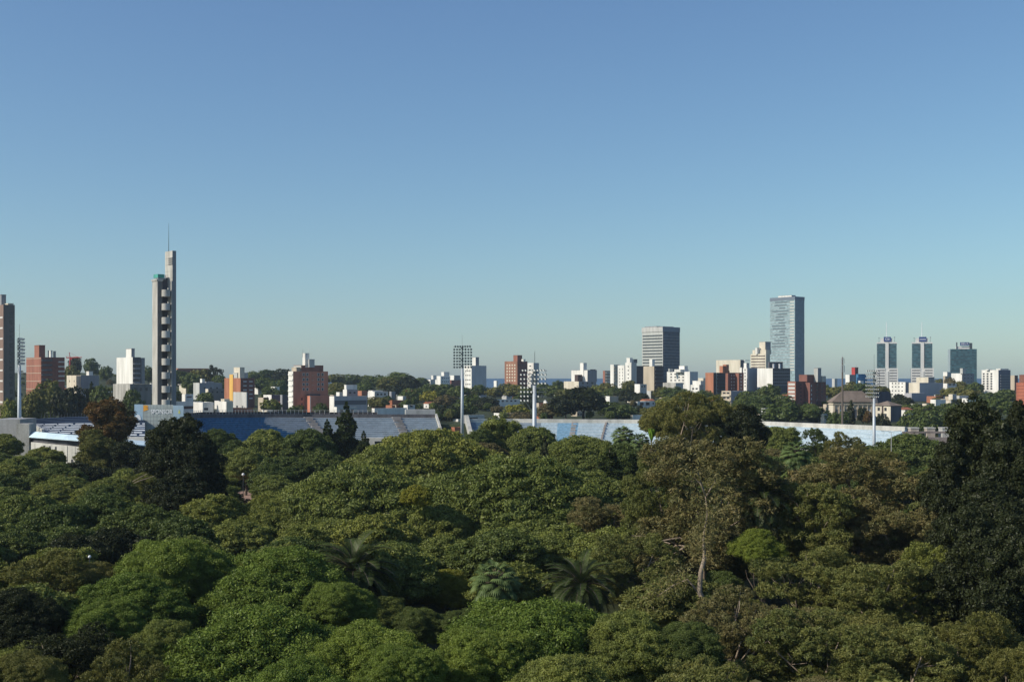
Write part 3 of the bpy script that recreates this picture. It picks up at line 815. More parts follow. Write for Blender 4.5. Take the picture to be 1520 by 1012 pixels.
b = B('flat_roofed_building', 'long white veranda house right of the white hut', 'building', 1428, 1436, 1449, 591, 980, WHITE, yb=598)
b.grid('R', 2, [593.5], w=3, h=1.6)
b.top('roof_slab', 1420, 1424, 1438, 587, PALEGREY, dy=4)
b = B('house', 'pale low house at the bottom of the tree gap right of the red brown block', 'house', 1130, 1136, 1145, 606, 800, PALEGREY, yb=622)
b = B('house', 'small white house by the stand left of the classical building', 'house', 1218, 1223, 1230, 614, 760, (PALEGREY, WHITE), yb=626)
b = B('house', 'tiny cream house between round trees above the stand', 'house', 1155, 1158, 1163, 615, 780, CREAM, yb=622)
b = B('house', 'pale house under the trees near the dark mast foot', 'house', 672, 680, 692, 622, 780, (CREAM, WHITE), yb=634)
b = B('house', 'terracotta roofed kiosk in the gap between the two stands', 'house', 670, 675, 685, 634, 690, (TILE, TILE), yb=650)
b = B('flat_roofed_building', 'grey box building beside the dark floodlight mast above the pale stand', 'building', 687, 690, 719, 616, 760, (PALEGREY, GREY), yb=632)
b.band('R', [622.5], 1.2, .25, .65)

# ---- crane
cr = empty('construction_crane', wp(104, 545, 1300)); tag(cr, 'small red construction crane on the skyline right of the brick stair tower', 'crane')
g0 = cr.location
cz = zat(531, 1300) - g0.z
m = MB().tube([(0, 0, -12), (0, 0, cz)], .8, 4); m.build('mast', REDP, cr)
m = MB().bar((-4, 0, cz), (13, 0, cz + .4), .5).bar((-4, 0, cz + 1.5), (13, 0, cz + .6), .15).bar((-4, 0, cz), (-4, 0, cz + 1.5), .3); m.build('jib', REDP, cr)
m = MB().bar((0, 0, cz), (-.8, 0, cz + 6), .4).bar((-.8, 0, cz + 6), (9, 0, cz + .6), .1); m.build('tower_peak', REDP, cr)
m = MB().box(.6, 2.2, -.8, .8, cz - 2.2, cz - .2); m.build('cab', REDP, cr)
# ---- distant mast
tw = empty('telecom_mast', wp(1250.5, 640, 700)); tag(tw, 'tall thin brown telecom mast with antennas at its top, before the classical building', 'mast')
hz = zat(530, 700) - tw.location.z
MB().tube([(0, 0, -8), (0, 0, hz)], [.75, .4], 10).build('pole', wall_mat("brown_steel", (.16, .13, .11), amt=.2), tw)
m = MB()
for k in range(3):
    a = k * 2.1
    m.box(math.cos(a) * 1.1 - .15, math.cos(a) * 1.1 + .15, math.sin(a) * 1.1 - .15, math.sin(a) * 1.1 + .15, hz - 9, hz - 5)
    m.box(math.cos(a) * 1.0 - .12, math.cos(a) * 1.0 + .12, math.sin(a) * 1.0 - .12, math.sin(a) * 1.0 + .12, hz - 4, hz - 1)
m.tube([(0, 0, hz - 5), (0, 0, hz - 4.7)], 1.1, 8).tube([(0, 0, hz - 1), (0, 0, hz - .7)], 1.0, 8).tube([(0, 0, hz), (0, 0, hz + 1.5)], .08, 5)
m.build('antenna_panels', STEEL, tw)

# ---- the small houses between the trees, one by one
def small_houses():
    r = random.Random(21)
    cols = [(WHITE, 'white'), (WHITE, 'white'), (CREAM, 'cream'), (PALEGREY, 'pale grey'), (CREAM, 'cream'), (TAN, 'tan'), (ORBRICK, 'brick red')]
    spots = []
    tries = 0
    while len(spots) < 78 and tries < 4000:
        tries += 1
        px = r.choice([r.uniform(262, 640), r.uniform(262, 640), r.uniform(690, 1000), r.uniform(1330, 1450), r.uniform(1100, 1230), r.uniform(80, 225)]); Y = r.uniform(775, 1280)
        if px < 640 and Y < 800: continue
        X = (px - CX) / FPX * Y
        if any(abs(X - q[0]) < 17 and abs(Y - q[1]) < 28 for q in spots): continue
        spots.append((X, Y, px))
    for X, Y, px in spots:
        m, nm = r.choice(cols); wd = r.uniform(7, 13); dp = r.uniform(6, 10); hh = r.uniform(3.6, 6.8)
        g = ground(X, Y); k = FPX / Y
        t = T38 + r.uniform(-.15, .15)
        row = HY + FPX * (HC - g - hh) / Y
        xc = px; xr = CX + FPX * (X + wd * math.cos(t)) / (Y + wd * math.sin(t)); xl = CX + FPX * (X - dp * math.sin(t)) / (Y + dp * math.cos(t))
        b = B('house', 'small %s house among the street trees behind the stadium' % nm, 'house', xl, xc, xr, row, Y, (m, m), t=t, group='small %s houses behind the stadium' % nm, base=g - 1)
        q = r.random()
        if q < .35: b.part('water_tank', MB().tube([(b.R * .5, b.L * .5, b.h - .5), (b.R * .5, b.L * .5, b.h + 1.4)], .7, 8), PALEGREY if q < .2 else STEEL)
        elif q < .6: b.part('roof_hut', MB().box(b.R * .3, b.R * .7, b.L * .3, b.L * .8, b.h - .5, b.h + 2.2), m)
        elif q < .8: b.part('roof', MB().face([(-.4, -.4, b.h + .02), (b.R + .4, -.4, b.h + .02), (b.R + .4, b.L * .5, b.h + 1.6), (-.4, b.L * .5, b.h + 1.6)]).face([(b.R + .4, b.L + .4, b.h + .02), (-.4, b.L + .4, b.h + .02), (-.4, b.L * .5, b.h + 1.6), (b.R + .4, b.L * .5, b.h + 1.6)]).face([(-.4, -.4, b.h + .02), (-.4, b.L * .5, b.h + 1.6), (-.4, b.L + .4, b.h + .02)]).face([(b.R + .4, -.4, b.h + .02), (b.R + .4, b.L + .4, b.h + .02), (b.R + .4, b.L * .5, b.h + 1.6)]), TILE)
        n = r.choice([1, 2, 3])
        b.wins('R', [(i + .5) / n for i in range(n)], [b.h - 2.9], 1.3, 1.4)
        if r.random() < .5: b.wins('L', [.5], [b.h - 2.9], 1.2, 1.4)
small_houses()
# ------------------------------------------------------------------ stadium
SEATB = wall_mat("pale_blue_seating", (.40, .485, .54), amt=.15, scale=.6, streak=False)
SEATW = wall_mat("white_glint_seating", (.68, .70, .70), amt=.2, scale=.6, streak=False)  # whitish treads, sun glint on the steps painted into the colour
SEATSH = wall_mat("shadow_blue_seating", (.030, .130, .250), amt=.25, scale=.6, streak=False)  # blue seats darkened to stand in for a cast shadow
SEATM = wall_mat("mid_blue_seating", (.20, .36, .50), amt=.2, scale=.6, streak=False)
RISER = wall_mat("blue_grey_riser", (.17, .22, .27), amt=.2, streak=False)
NAVYR = wall_mat("navy_riser", (.03, .05, .09), amt=.2, streak=False)
STCONC = wall_mat("stadium_concrete", (.50, .48, .43), amt=.2)
DKCONC = wall_mat("dark_concrete", (.10, .095, .10), amt=.3)

def resample(line, n):
    line = np.array(line, float)
    d = np.r_[0, np.cumsum(np.abs(np.diff(line[:, 0])) + np.abs(np.diff(line[:, 1])))]
    t = np.linspace(0, d[-1], n)
    return np.stack([np.interp(t, d, line[:, k]) for k in range(3)], 1)

def terrace(top, bot, nr, mats, fn, parent, name, ncol=60):
    """stepped seating between a back line and a front line of world points; fn(u, row, n) picks tread and riser slots"""
    T = resample([wp(*p) for p in top], ncol); Bm = resample([wp(*p) for p in bot], ncol)
    V = []; F = []; MI = []
    for r in range(nr + 1):
        for k in range(ncol):
            f = r / nr; g = min(1, (r + 1) / nr)
            p = Bm[k] * (1 - f) + T[k] * f
            zlo = Bm[k][2] * (1 - f) + T[k][2] * f
            zup = Bm[k][2] * (1 - g) + T[k][2] * g
            V.append((p[0], p[1], zlo)); V.append((p[0], p[1], zup))
    def vi(r, k, up): return (r * ncol + k) * 2 + up
    for r in range(nr):
        for k in range(ncol - 1):
            a, c = fn((k + .5) / ncol, r, nr)
            F.append((vi(r, k, 0), vi(r, k + 1, 0), vi(r, k + 1, 1), vi(r, k, 1))); MI.append(c)
            F.append((vi(r, k, 1), vi(r, k + 1, 1), vi(r + 1, k + 1, 0), vi(r + 1, k, 0))); MI.append(a)
    # fix: the tread level equals the next row's low edge
    me = bpy.data.meshes.new(name); me.from_pydata(V, [], F)
    for m in mats: me.materials.append(m)
    me.polygons.foreach_set('material_index', MI); me.update()
    return link(name, me, parent)

def strip_wall(line, hgt_lo, hgt_hi, thick, mat, parent, name, n=40):
    """a wall standing along a line of world points"""
    L = resample([wp(*p) for p in line], n)
    mb = MB()
    for k in range(n - 1):
        a, b = L[k], L[k + 1]
        d = np.array([b[0] - a[0], b[1] - a[1]]); d /= max(1e-6, np.hypot(*d)); nx, ny = -d[1] * thick, d[0] * thick
        za0, za1, zb0, zb1 = a[2] + hgt_lo, a[2] + hgt_hi, b[2] + hgt_lo, b[2] + hgt_hi
        f0 = [(a[0], a[1], za0), (b[0], b[1], zb0), (b[0], b[1], zb1), (a[0], a[1], za1)]
        f1 = [(p[0] + nx, p[1] + ny, p[2]) for p in f0]
        mb.face(f0); mb.face(f1[::-1]); mb.face([f0[3], f0[2], f1[2], f1[3]])
        if k == 0: mb.face([f0[0], f0[3], f1[3], f1[0]])
        if k == n - 2: mb.face([f0[1], f1[1], f1[2], f0[2]])
    return mb.build(name, mat, parent)

def stairway(a, b, w, mat, parent, name='stairway'):
    """a sloping stair strip from the back (a) to the front (b) of a stand, in photo column, row, distance"""
    A, Bp = wp(*a), wp(*b)
    mb = MB(); n = 10
    for i in range(n):
        p = A.lerp(Bp, i / n); q = A.lerp(Bp, (i + 1) / n)
        y0, y1 = min(p.y, q.y), max(p.y, q.y)
        xm0 = p.x; xm1 = q.x
        z = max(p.z, q.z) + .25
        mb.prism([(xm1 - w, y0), (xm1 + w, y0), (xm0 + w, y1), (xm0 - w, y1)], z - 1.6, z)
    return mb.build(name, mat, parent)

# ---- far left stand
stA = empty('stadium_stand', wp(460, 660, 735)); tag(stA, 'far stadium stand with painted-shade blue and white-striped seat rows below the big brick block', 'stadium stand')
stA.location = (0, 0, 0)
topA = [(255, 624, 650), (300, 620, 690), (395, 619.5, 728), (465, 620, 740), (560, 620, 745), (646, 620, 748)]
botA = [(240, 680, 590), (300, 672, 645), (395, 666, 690), (465, 664, 703), (560, 664, 708), (658, 664, 710)]
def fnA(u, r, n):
    # u 0..1 ~ photo column 250..655; dark part paints a cast shadow into the seats
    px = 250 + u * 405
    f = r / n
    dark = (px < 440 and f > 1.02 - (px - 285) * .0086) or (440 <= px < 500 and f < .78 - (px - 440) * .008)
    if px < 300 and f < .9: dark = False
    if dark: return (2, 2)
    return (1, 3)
terrace(topA, botA, 15, [SEATB, SEATW, SEATSH, RISER], fnA, stA, 'terrace', 110)
strip_wall(topA, -.1, 2.2, 2.0, DKCONC, stA, 'parapet_wall')
strip_wall([(p[0], p[1] - 5.5, p[2] + 4) for p in topA[:5]], -3.0, 1.2, 1.0, wall_mat("dark_upper_wall", (.07, .06, .06), amt=.3), stA, 'upper_wall')
strip_wall([(602, 618, 752), (646, 618, 755)], -1.5, 4.4, 6.0, PALEGREY, stA, 'back_block')
strip_wall([(646, 620, 748), (660, 664, 709)], -1.0, 2.6, 1.2, STCONC, stA, 'end_wall', 12)
for a, bq in (((372, 619, 727), (402, 664, 691)), ((455, 619, 739), (492, 664, 704)), ((587, 619, 746), (610, 664, 709))):
    stairway(a, bq, 2.6, wall_mat("stair_concrete", (.20, .19, .19), amt=.2), stA)
pt = wp(560, 664, 704)
MB().box(pt.x - 9, pt.x - 1, pt.y - 5, pt.y - 1, pt.z - 3, pt.z + 6).box(pt.x + 5.5, pt.x + 7.5, pt.y - 5, pt.y - 1, pt.z - 3, pt.z + 6).box(pt.x - 1, pt.x + 5.5, pt.y - 5, pt.y - 1, pt.z + 4, pt.z + 6).build('entrance', STCONC, stA)
MB().box(pt.x - .98, pt.x + 5.48, pt.y - 3, pt.y - 1.2, pt.z - 3, pt.z + 3.98).build('entrance_opening', DKCONC, stA)
# rail posts along the dark upper wall
mb = MB()
L = resample([wp(p[0], p[1] - 9, p[2] + 4) for p in topA[:5]], 60)
for p in L: mb.box(p[0] - .12, p[0] + .12, p[1] - .12, p[1] + .12, p[2] - 1.5, p[2] + 1.0)
for k in range(59):
    mb.bar(tuple(L[k] + np.array([0, 0, .8])), tuple(L[k + 1] + np.array([0, 0, .8])), .08)
mb.build('railing', PALEGREY, stA)

strip_wall(botA, -7, .05, .8, STCONC, stA, 'front_wall')
# ---- far right stand
stB = empty('stadium_stand', (0, 0, 0)); tag(stB, 'far stadium stand with pale blue seat rows and light parapet behind the lit mast', 'stadium stand')
topB = [(692, 627, 735), (760, 627, 745), (930, 628, 735), (1130, 631, 690), (1250, 636, 640), (1343, 640, 600)]
botB = [(700, 664, 697), (760, 664, 707), (930, 664, 697), (1130, 664, 650), (1250, 668, 600), (1300, 670, 575)]
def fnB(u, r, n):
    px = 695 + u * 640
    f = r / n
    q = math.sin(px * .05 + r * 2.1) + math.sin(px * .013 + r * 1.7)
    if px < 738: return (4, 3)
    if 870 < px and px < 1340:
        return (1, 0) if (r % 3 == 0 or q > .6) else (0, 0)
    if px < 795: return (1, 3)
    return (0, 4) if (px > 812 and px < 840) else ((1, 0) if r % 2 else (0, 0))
terrace(topB, botB, 15, [SEATB, SEATW, SEATSH, RISER, SEATM], fnB, stB, 'terrace', 130)
strip_wall(topB, -.1, 2.3, 2.0, STCONC, stB, 'parapet_wall')
strip_wall(botB, -7, .05, .8, STCONC, stB, 'front_wall')
strip_wall([(690, 622, 738), (700, 664, 696)], -2.0, 2.6, 2.2, STCONC, stB, 'end_wall', 12)
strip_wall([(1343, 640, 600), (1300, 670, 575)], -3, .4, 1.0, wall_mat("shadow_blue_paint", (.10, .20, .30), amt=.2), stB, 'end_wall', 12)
for a, bq in (((853, 627, 741), (846, 664, 702)), ((900, 627, 737), (890, 664, 698))):
    stairway(a, bq, 1.6 if a[0] < 880 else .6, wall_mat("warm_stair_concrete", (.40, .34, .30), amt=.2), stB)
# roof-edge piers right of the far stand
for px, wd in ((1356, 12), (1380, 12), (1404, 16)):
    c = wp(px, 634, 590); q = wd / FPX * 590 / 2
    r = empty('concrete_pier', (c.x, c.y, c.z - 14))
    tag(r, {1356: 'leftmost square concrete pier right of the pale blue stand', 1380: 'middle square concrete pier right of the pale blue stand', 1404: 'grey widest concrete pier against the big dark tree'}[px], 'pier', 'concrete piers at the end of the far stand')
    MB().box(-q, q, -q, q, 0, 13.4).build('shaft', wall_mat('warm_pier_concrete', (.45, .38, .32), amt=.2) if px < 1400 else PALEGREY, r)
    MB().box(-q - .2, q + .2, -q - .2, q + .2, 13.4, 14).build('cap', STCONC, r)
c = wp(1375, 641, 584)
MB().box(c.x - 10, c.x + 10, c.y - .4, c.y + .4, c.z - .5, c.z + .3).box(c.x - 10, c.x + 12, c.y - .6, c.y + .6, c.z - 8, c.z - 2.5)
bm_ = MB().box(c.x - 12, c.x + 14, c.y - .4, c.y + .4, c.z - .6, c.z + .3).box(c.x - 12, c.x + 14, c.y - .7, c.y + .7, c.z - 14, c.z - 2.6)
tag(bm_.build('walkway_wall', wall_mat('warm_concrete', (.26, .21, .19), amt=.3)), 'low walkway wall with a rail linking the concrete piers', 'wall')

# ---- near stand at the left: curved outer wall, dark gallery, pale blue rim
nr_ = empty('stadium_building', (0, 0, 0)); tag(nr_, 'near curved stadium building with pale blue roof rim, dark gallery and concrete wall', 'stadium building')
arc = [(46, 690, 452), (70, 690, 437), (100, 690, 424), (135, 690, 416), (180, 692, 414), (230, 692, 418)]
arc2 = [(34, 690, 460)] + arc
def off(line, dy): return [(p[0], dy(p[0]), p[2]) for p in line]
g_top = lambda px: 656 + (px - 47) * .10          # top of concrete wall
strip_wall([(p[0], g_top(p[0]), p[2]) for p in arc], -14, 0, .6, STCONC, nr_, 'outer_wall')
strip_wall([(p[0], g_top(p[0]), p[2] + 5) for p in arc2], -.5, 3.3, .5, DKCONC, nr_, 'gallery')
# rim: sloping slab
L0 = resample([wp(p[0], 648 + (p[0] - 47) * .075, p[2]) for p in arc2], 40); L1 = resample([wp(p[0], 640 + (p[0] - 47) * .085, p[2] + 7) for p in arc2], 40)
mb = MB()
for k in range(39):
    a, b_, c_, d_ = L0[k], L0[k + 1], L1[k + 1], L1[k]
    dz = np.array([0, 0, .35])
    mb.face([a, b_, c_, d_]); mb.face([a - dz, b_ - dz, b_, a]); mb.face([d_ - dz, c_ - dz, b_ - dz, a - dz])
mb.build('roof_rim', wall_mat("pale_blue_rim", (.55, .68, .74), amt=.1), nr_)
for k, (px, row) in enumerate([(67, 664), (75, 665), (84, 666), (85, 684), (95, 685), (108, 685)]):
    a = np.interp(px, [q[0] for q in arc], [q[2] for q in arc])
    c = wp(px, row, a)
    wn_ = MB().box(c.x - .55, c.x + .55, c.y - .22, c.y + .1, c.z - .8, c.z + .8).build('window', DKGREY, nr_)
    MB().box(c.x - .7, c.x + .7, c.y - .4, c.y - .23, c.z - 1.0, c.z - .82).build('sill', WHITE, wn_)
mb = MB()
for k in range(7):
    px = 52 + k * 12; a = np.interp(px, [q[0] for q in arc], [q[2] for q in arc]); c = wp(px, 700, a)
    mb.box(c.x - .06, c.x + .06, c.y - .12, c.y + .1, c.z - 2, zat(g_top(px), a) - .1)
mb.build('wall_joint', CONC, nr_)
# concrete end block
c0 = wp(2, 622, 470); c1 = wp(42, 622, 470)
blk = MB().box(c0.x, c1.x, 462, 478, -8, zat(621, 470)).build('end_block', wall_mat("grey_stadium_concrete", (.36, .35, .34), amt=.25), nr_)
for px, r_, w_ in ((18, 650, 2.0), (26, 652, 1.0), (36, 650, 1.2), (40, 653, .7)):
    c = wp(px, r_, 462); MB().box(c.x - w_ / 2, c.x + w_ / 2, 461.8, 462.1, c.z - .9, c.z + .9).build('window', DKGREY, blk)
c = wp(40, 634, 458); MB().box(c.x - 2.5, c.x + 2.5, 454, 460, -4, c.z + 1.5).build('stair_block', CONC, nr_)
# seats of the near stand seen across its rim
topN = [(28, 622, 545), (60, 621, 560), (95, 619, 575), (130, 618, 580), (215, 617, 590)]
botN = [(60, 640, 500), (75, 645, 490), (100, 648, 480), (130, 650, 475), (215, 652, 470)]
terrace(topN, botN, 11, [SEATB, SEATW, NAVYR], lambda u, r, n: (2, 2) if (r > 6 or (r * 7 + int(u * 60)) % 9 == 0) else (1, 2), nr_, 'terrace', 60)  # white treads carry the sun glint of the rows in their colour
strip_wall([(28, 622, 545), (62, 641, 498)], -2, 1.2, 1.0, STCONC, nr_, 'end_wall', 10)
mb = MB()
for k in range(26):
    c = wp(62 + k * 4.2, 619, 578); mb.box(c.x - .1, c.x + .1, c.y, c.y + .2, c.z - 3, c.z + 1.6 + .6 * math.sin(k * 2.3))
mb.build('fence_posts', DKSTEEL, nr_)
# white panels seen through branches (x 190-215, y 650)
c = wp(203, 652, 440); MB().box(c.x - 4, c.x + 4, c.y, c.y + .5, c.z - 1.2, c.z + 1.0).build('rim_panel', WHITE, nr_)

# ---- tower of the stadium
YT = 600
tw_mat = wall_mat("pale_tower_concrete", (.48, .455, .41), amt=.26, scale=.4)
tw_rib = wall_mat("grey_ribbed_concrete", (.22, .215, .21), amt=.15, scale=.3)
tw_dark = wall_mat("shaded_recess_concrete", (.11, .105, .12), amt=.15)  # darker concrete holds the shade of the recess between the shafts
pc = wp(256, 372, YT)
tt = math.radians(42)
tower = empty('stadium_tower', (pc.x, pc.y, 0), tt); tag(tower, 'tall concrete stadium tower with stacked rounded balconies, two shafts, green net top and thin antenna', 'tower')
ex = Vector((math.cos(tt), math.sin(tt), 0)); ey = Vector((-math.sin(tt), math.cos(tt), 0))
def sol(p, d, px):
    k = (px - CX) / FPX
    return (k * p.y - p.x) / (d.x - k * d.y)
RR = sol(pc, ex, 261.5); LL = sol(pc, ey, 245)
zt = zat(372, YT)
ts_ = MB().box(0, RR, 0, LL, 0, zt); ts_.m[2] = 1; ts_.build('tall_shaft', [tw_mat, wall_mat('shaded_tower_concrete', (.26, .26, .27), amt=.2)], tower)  # right face darker: its shade is put into the concrete colour
zl_ = zat(388, YT)
mb = MB()
for k in range(4):
    mb.box(-.35, -.02, -.1, LL * .5, zl_ + k * 1.0 - 1.5, zl_ + k * 1.0 - 1.0)
mb.build('louvre', tw_rib, tower)
mb = MB()
for k in range(3): mb.box(-.06, RR + .05, -.05, LL + .05, zt - .8, zt - .78)
mb = MB()
z = 3.0
while z < zt - 1:
    mb.box(-.02, RR + .02, -.02, LL + .02, z, z + .09); z += 3.4
mb.build('pour_joints', tw_rib, tower)
# left shaft: world-to-local helper
def loc_t(px, Y):
    v = wp(px, 500, Y) - Vector((pc.x, pc.y, 0)); return v.dot(ex), v.dot(ey)
x0, y0 = loc_t(233.5, YT - 1.0)     # corner of the left shaft
cw = wp(233.5, 415, YT - 1.0)
R2 = sol(cw, ex, 241); L2 = sol(cw, ey, 226)
z2 = zat(417, YT)
MB().box(x0, x0 + R2, y0, y0 + L2, 0, z2).build('low_shaft', [tw_mat], tower)
mb = MB()
nrb = 7
for k in range(nrb):
    a = x0 + .1 + (R2 - .1) * k / nrb
    mb.box(a, a + (R2 / nrb) * .55, y0 - .3, y0 - .02, 0, z2 - .3)
mb.build('ribs', tw_rib, tower)
MB().box(x0 - .35, x0 + R2 + .3, y0 - .4, y0 + L2 + .3, z2, z2 + .9).build('low_cornice', tw_mat, tower)
mb = MB()
for k in range(5):
    mb.box(x0 + .3, x0 + R2 + 2.0, y0 - .15, y0 + L2 - .6, z2 + .9 + k * .5 + .02, z2 + .9 + k * .5 + .22)
mb.build('scaffold', STEEL, tower)
MB().box(x0 + .2, x0 + R2 + .9, y0 - .2, y0 + L2 - 1.0, z2 + 1.6, zat(407, YT)).build('green_netting', GREENCU, tower)
# recessed back wall between the shafts
xa, ya = x0 + R2 + .02, y0 + 1.6
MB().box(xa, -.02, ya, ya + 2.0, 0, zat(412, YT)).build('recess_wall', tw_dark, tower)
# rounded balconies
bx, by = loc_t(246.5, YT - 1.2)
rb = 2.05
half = [(bx + rb * math.cos(a), by + rb * math.sin(a)) for a in np.linspace(math.pi * .95, math.pi * 2.15, 18)]
half = half + [(-.05, ya - .02), (xa + .05, ya - .02)]
bz = [zat(435 + 20.3 * k, YT) for k in range(14)]
for z in bz:
    mb = MB().prism(half, z - 1.85, z + 1.55)
    o = mb.build('balcony', tw_mat, tower)
    sx, sy = loc_t(250.5, YT - 1.4)
    MB().box(sx - .25, sx + .25, sy + .3, sy + .8, z + 1.57, z + 2.6).build('balcony_post', tw_mat, o)
MB().box(-.5, -.02, .1, 1.0, 0, zat(417, YT)).build('edge_pilaster', tw_mat, tower)
mb = MB()
for z in bz: mb.box(-.25, -.02, 1.2, 2.0, z - 1.4, z + 1.2)
mb.build('slit_window', DKGREY, tower)
MB().tube([(1.2, LL * .8, zt - .1), (1.2, LL * .8, zat(329, YT))], [.16, .05], 6).build('antenna', DKSTEEL, tower)

# ---- sponsor hoarding in front of the tower
YB = 560
h0 = wp(199.5, 600, YB); h1 = wp(272.5, 602, YB)
ho = empty('billboard', (h0.x, YB, 0)); tag(ho, 'big sponsor billboard with white lettering and orange emblem at the foot of the stadium tower', 'billboard')
W = h1.x - h0.x; zt_ = h0.z; zb_ = zat(660, YB)
pxm = W / 73.0
gx = lambda px: (px - 199.5) * pxm
MB().box(0, gx(212), 0, .5, zb_, zt_).build('left_panel', wall_mat("sky_blue_panel", (.38, .52, .62), amt=.1), ho)
MB().box(gx(212), gx(257), 0, .5, zb_, zt_ - .2).build('middle_panel', wall_mat("pale_green_panel", (.41, .45, .425), amt=.1), ho)
MB().box(gx(257), W, 0, .5, zb_, zt_ - .5).build('right_panel', wall_mat("light_blue_panel", (.40, .53, .63), amt=.1), ho)
mb = MB()
for k in range(9): mb.box(gx(213 + k * 5) - .05, gx(213 + k * 5) + .05, -.04, -.005, zb_, zt_ - .25)
for k in range(5): mb.box(gx(212), gx(257), -.055, -.045, zat(606 + k * 6, YB) - .05, zat(606 + k * 6, YB) + .05)
mb.build('panel_joint', GREY, ho)
text_obj('SPONSOR', 2.9, WHITEP, ho, (gx(240), -.12, zat(611.3, YB)), sx=.80, ext=.04, bold=.06)
text_obj('a', 14.5, WHITEP, ho, (gx(205.6), -.12, zat(623.5, YB)), sx=.52, ext=.04, bold=.35)
mb = MB().prism([(0, 0), (1, 0)] , 0, 0) if False else MB()
zc = zat(605.5, YB); xx = gx(213)
mb.face([(xx, -.09, zc + 1.3), (xx, -.09, zc - 1.5), (xx + .6, -.09, zc - 1.4), (xx + 2.4, -.09, zc - .7), (xx + 2.1, -.09, zc + .3), (xx + 2.3, -.09, zc + .9), (xx + 1.7, -.09, zc + 1.3)])
mb.build('orange_emblem', wall_mat("orange_paint", (.80, .36, .04), amt=.05), ho)
MB().face([(xx + 1.5, -.11, zc + .5), (xx + 1.5, -.11, zc), (xx + 2.1, -.11, zc - .1), (xx + 1.9, -.11, zc + .3)]).build('emblem_mark', DKGREY, ho)
MB().face([(gx(264.5), -.09, zat(613.5, YB)), (gx(268), -.09, zat(613.5, YB)), (gx(266.5), -.09, zat(608, YB)), (gx(265.5), -.09, zat(608, YB))]).build('yellow_mark', wall_mat("yellow_green_paint", (.66, .66, .2), amt=.05), ho)

# ---- floodlight masts
LAMPB = wall_mat("lamp_housing", (.10, .125, .13), rough=.5, amt=.15)
LAMPG = wall_mat("lamp_glass", (.80, .80, .78), rough=.3, amt=.05, spec=.5)
def lamp_mesh(glassy):
    nm = 'floodlight_lit' if glassy else 'floodlight_back'
    if nm in bpy.data.meshes: return bpy.data.meshes[nm]
    mb = MB()
    mb.tube([(0, .34, 0), (0, .1, 0), (0, -.32, 0)], [.22, .36, .42], 10, 0)
    mb.tube([(0, -.33, 0), (0, -.36, 0)], [.39, .39], 10, 1)
    me = mb.mesh(nm, [LAMPB, LAMPG]); me.name = nm
    return me
def mast(label, px, ytop, ybot, Y, wd, aim, cols=7, nrow=8, skip=lambda r, c: False, tilt=-.35, lamp=.86, pole_up=-.02, band=None, girth=1.0):
    """aim: direction the lamps look, as a rotation about z from looking at the camera"""
    c = wp(px, 700, Y)
    root = empty('floodlight_mast', (c.x, c.y, -6), aim); tag(root, label, 'floodlight', 'stadium floodlight masts')
    zt = zat(ytop, Y) + 6; zb = zat(ybot, Y) + 6
    MB().tube([(0, 0.6, 0), (0, .6, zb + (zt - zb) * pole_up)], [1.0 * girth, .62 * girth], 14).build('pole', STEEL, root, smooth=True)
    MB().tube([(0, .6, zb - 1), (0, .6, zt - (zt - zb) * .12)], .32, 8).build('spine', LAMPB, root)
    sp = (zt - zb) / (nrow - .5)
    fr = MB()
    for r in range(nrow):
        z = zb + (r + .3) * sp
        fr.bar((-wd / 2, .3, z - .15), (wd / 2, .3, z - .15), .09)
    for q in (-.92, -.4, .4, .92):
        fr.bar((wd / 2 * q, .35, zb), (wd / 2 * q, .35, zt - sp * .3), .06)
    fr.bar((-wd * .35, .5, zb), (0, .6, zb - 5), .09)
    fr.build('lamp_frame', LAMPB, root)
    pl = MB()
    for r in (1, 3, 5, 7):
        z = zb + (r - .1) * sp
        pl.box(-.9, .9, .35, 1.5, z - .12, z + .05).box(-.55, .55, .4, 1.1, z - .7, z - .12)
    pl.build('service_platform', LAMPB, root)
    sc = min(wd / cols / .95, sp / .95) * lamp
    for r in range(nrow):
        for k in range(cols):
            if skip(r, k): continue
            o = link('floodlight', lamp_mesh(True), root)
            q = k / (cols - 1) * 2 - 1
            if r == nrow - 1: q *= .86
            o.location = (q * wd / 2 * .96, -.1, zb + (r + .3) * sp)
            o.rotation_euler = (tilt * 1.0, 0, 0) if False else (-tilt, 0, 0)
            o.scale = (sc, sc, sc)
    MB().tube([(0, .6, zt - sp), (0, .6, zt + 6)], .05, 5).build('lightning_rod', LAMPB, root)
    if band:
        zq = zat(band, Y) + 6
        MB().tube([(0, .6, zq - .9), (0, .6, zq + .9)], [.97, .96], 14).build('orange_band', wall_mat('orange_band_paint', (.55, .2, .1), amt=.15), root)
        MB().tube([(0, .6, zq - 8), (0, .6, zq - 2)], [1.06, 1.0], 14).build('painted_foot', DKGREY, root)
    return root
mast('floodlight mast showing dark lamp backs in the gap between the two far stands', 686.5, 513, 546, 660, 10.4, math.radians(165))
mast('floodlight mast with pale lamp faces and a broken grid, before the brown brick block', 792, 548, 596, 410, 10.6, math.radians(-35), cols=8, skip=lambda r, k: (r < 4 and 2 < k < 8 and (r * 3 + k * 5) % 7 != 0), lamp=.62, pole_up=.5)
mast('floodlight mast seen half sideways in front of the classical building', 1295.5, 549, 590, 450, 8.0, math.radians(-72), lamp=.56, girth=.75)
mast('floodlight mast seen edge-on beside the grey brown tower at the left', 31, 502, 541, 500, 9.0, math.radians(98), band=633)

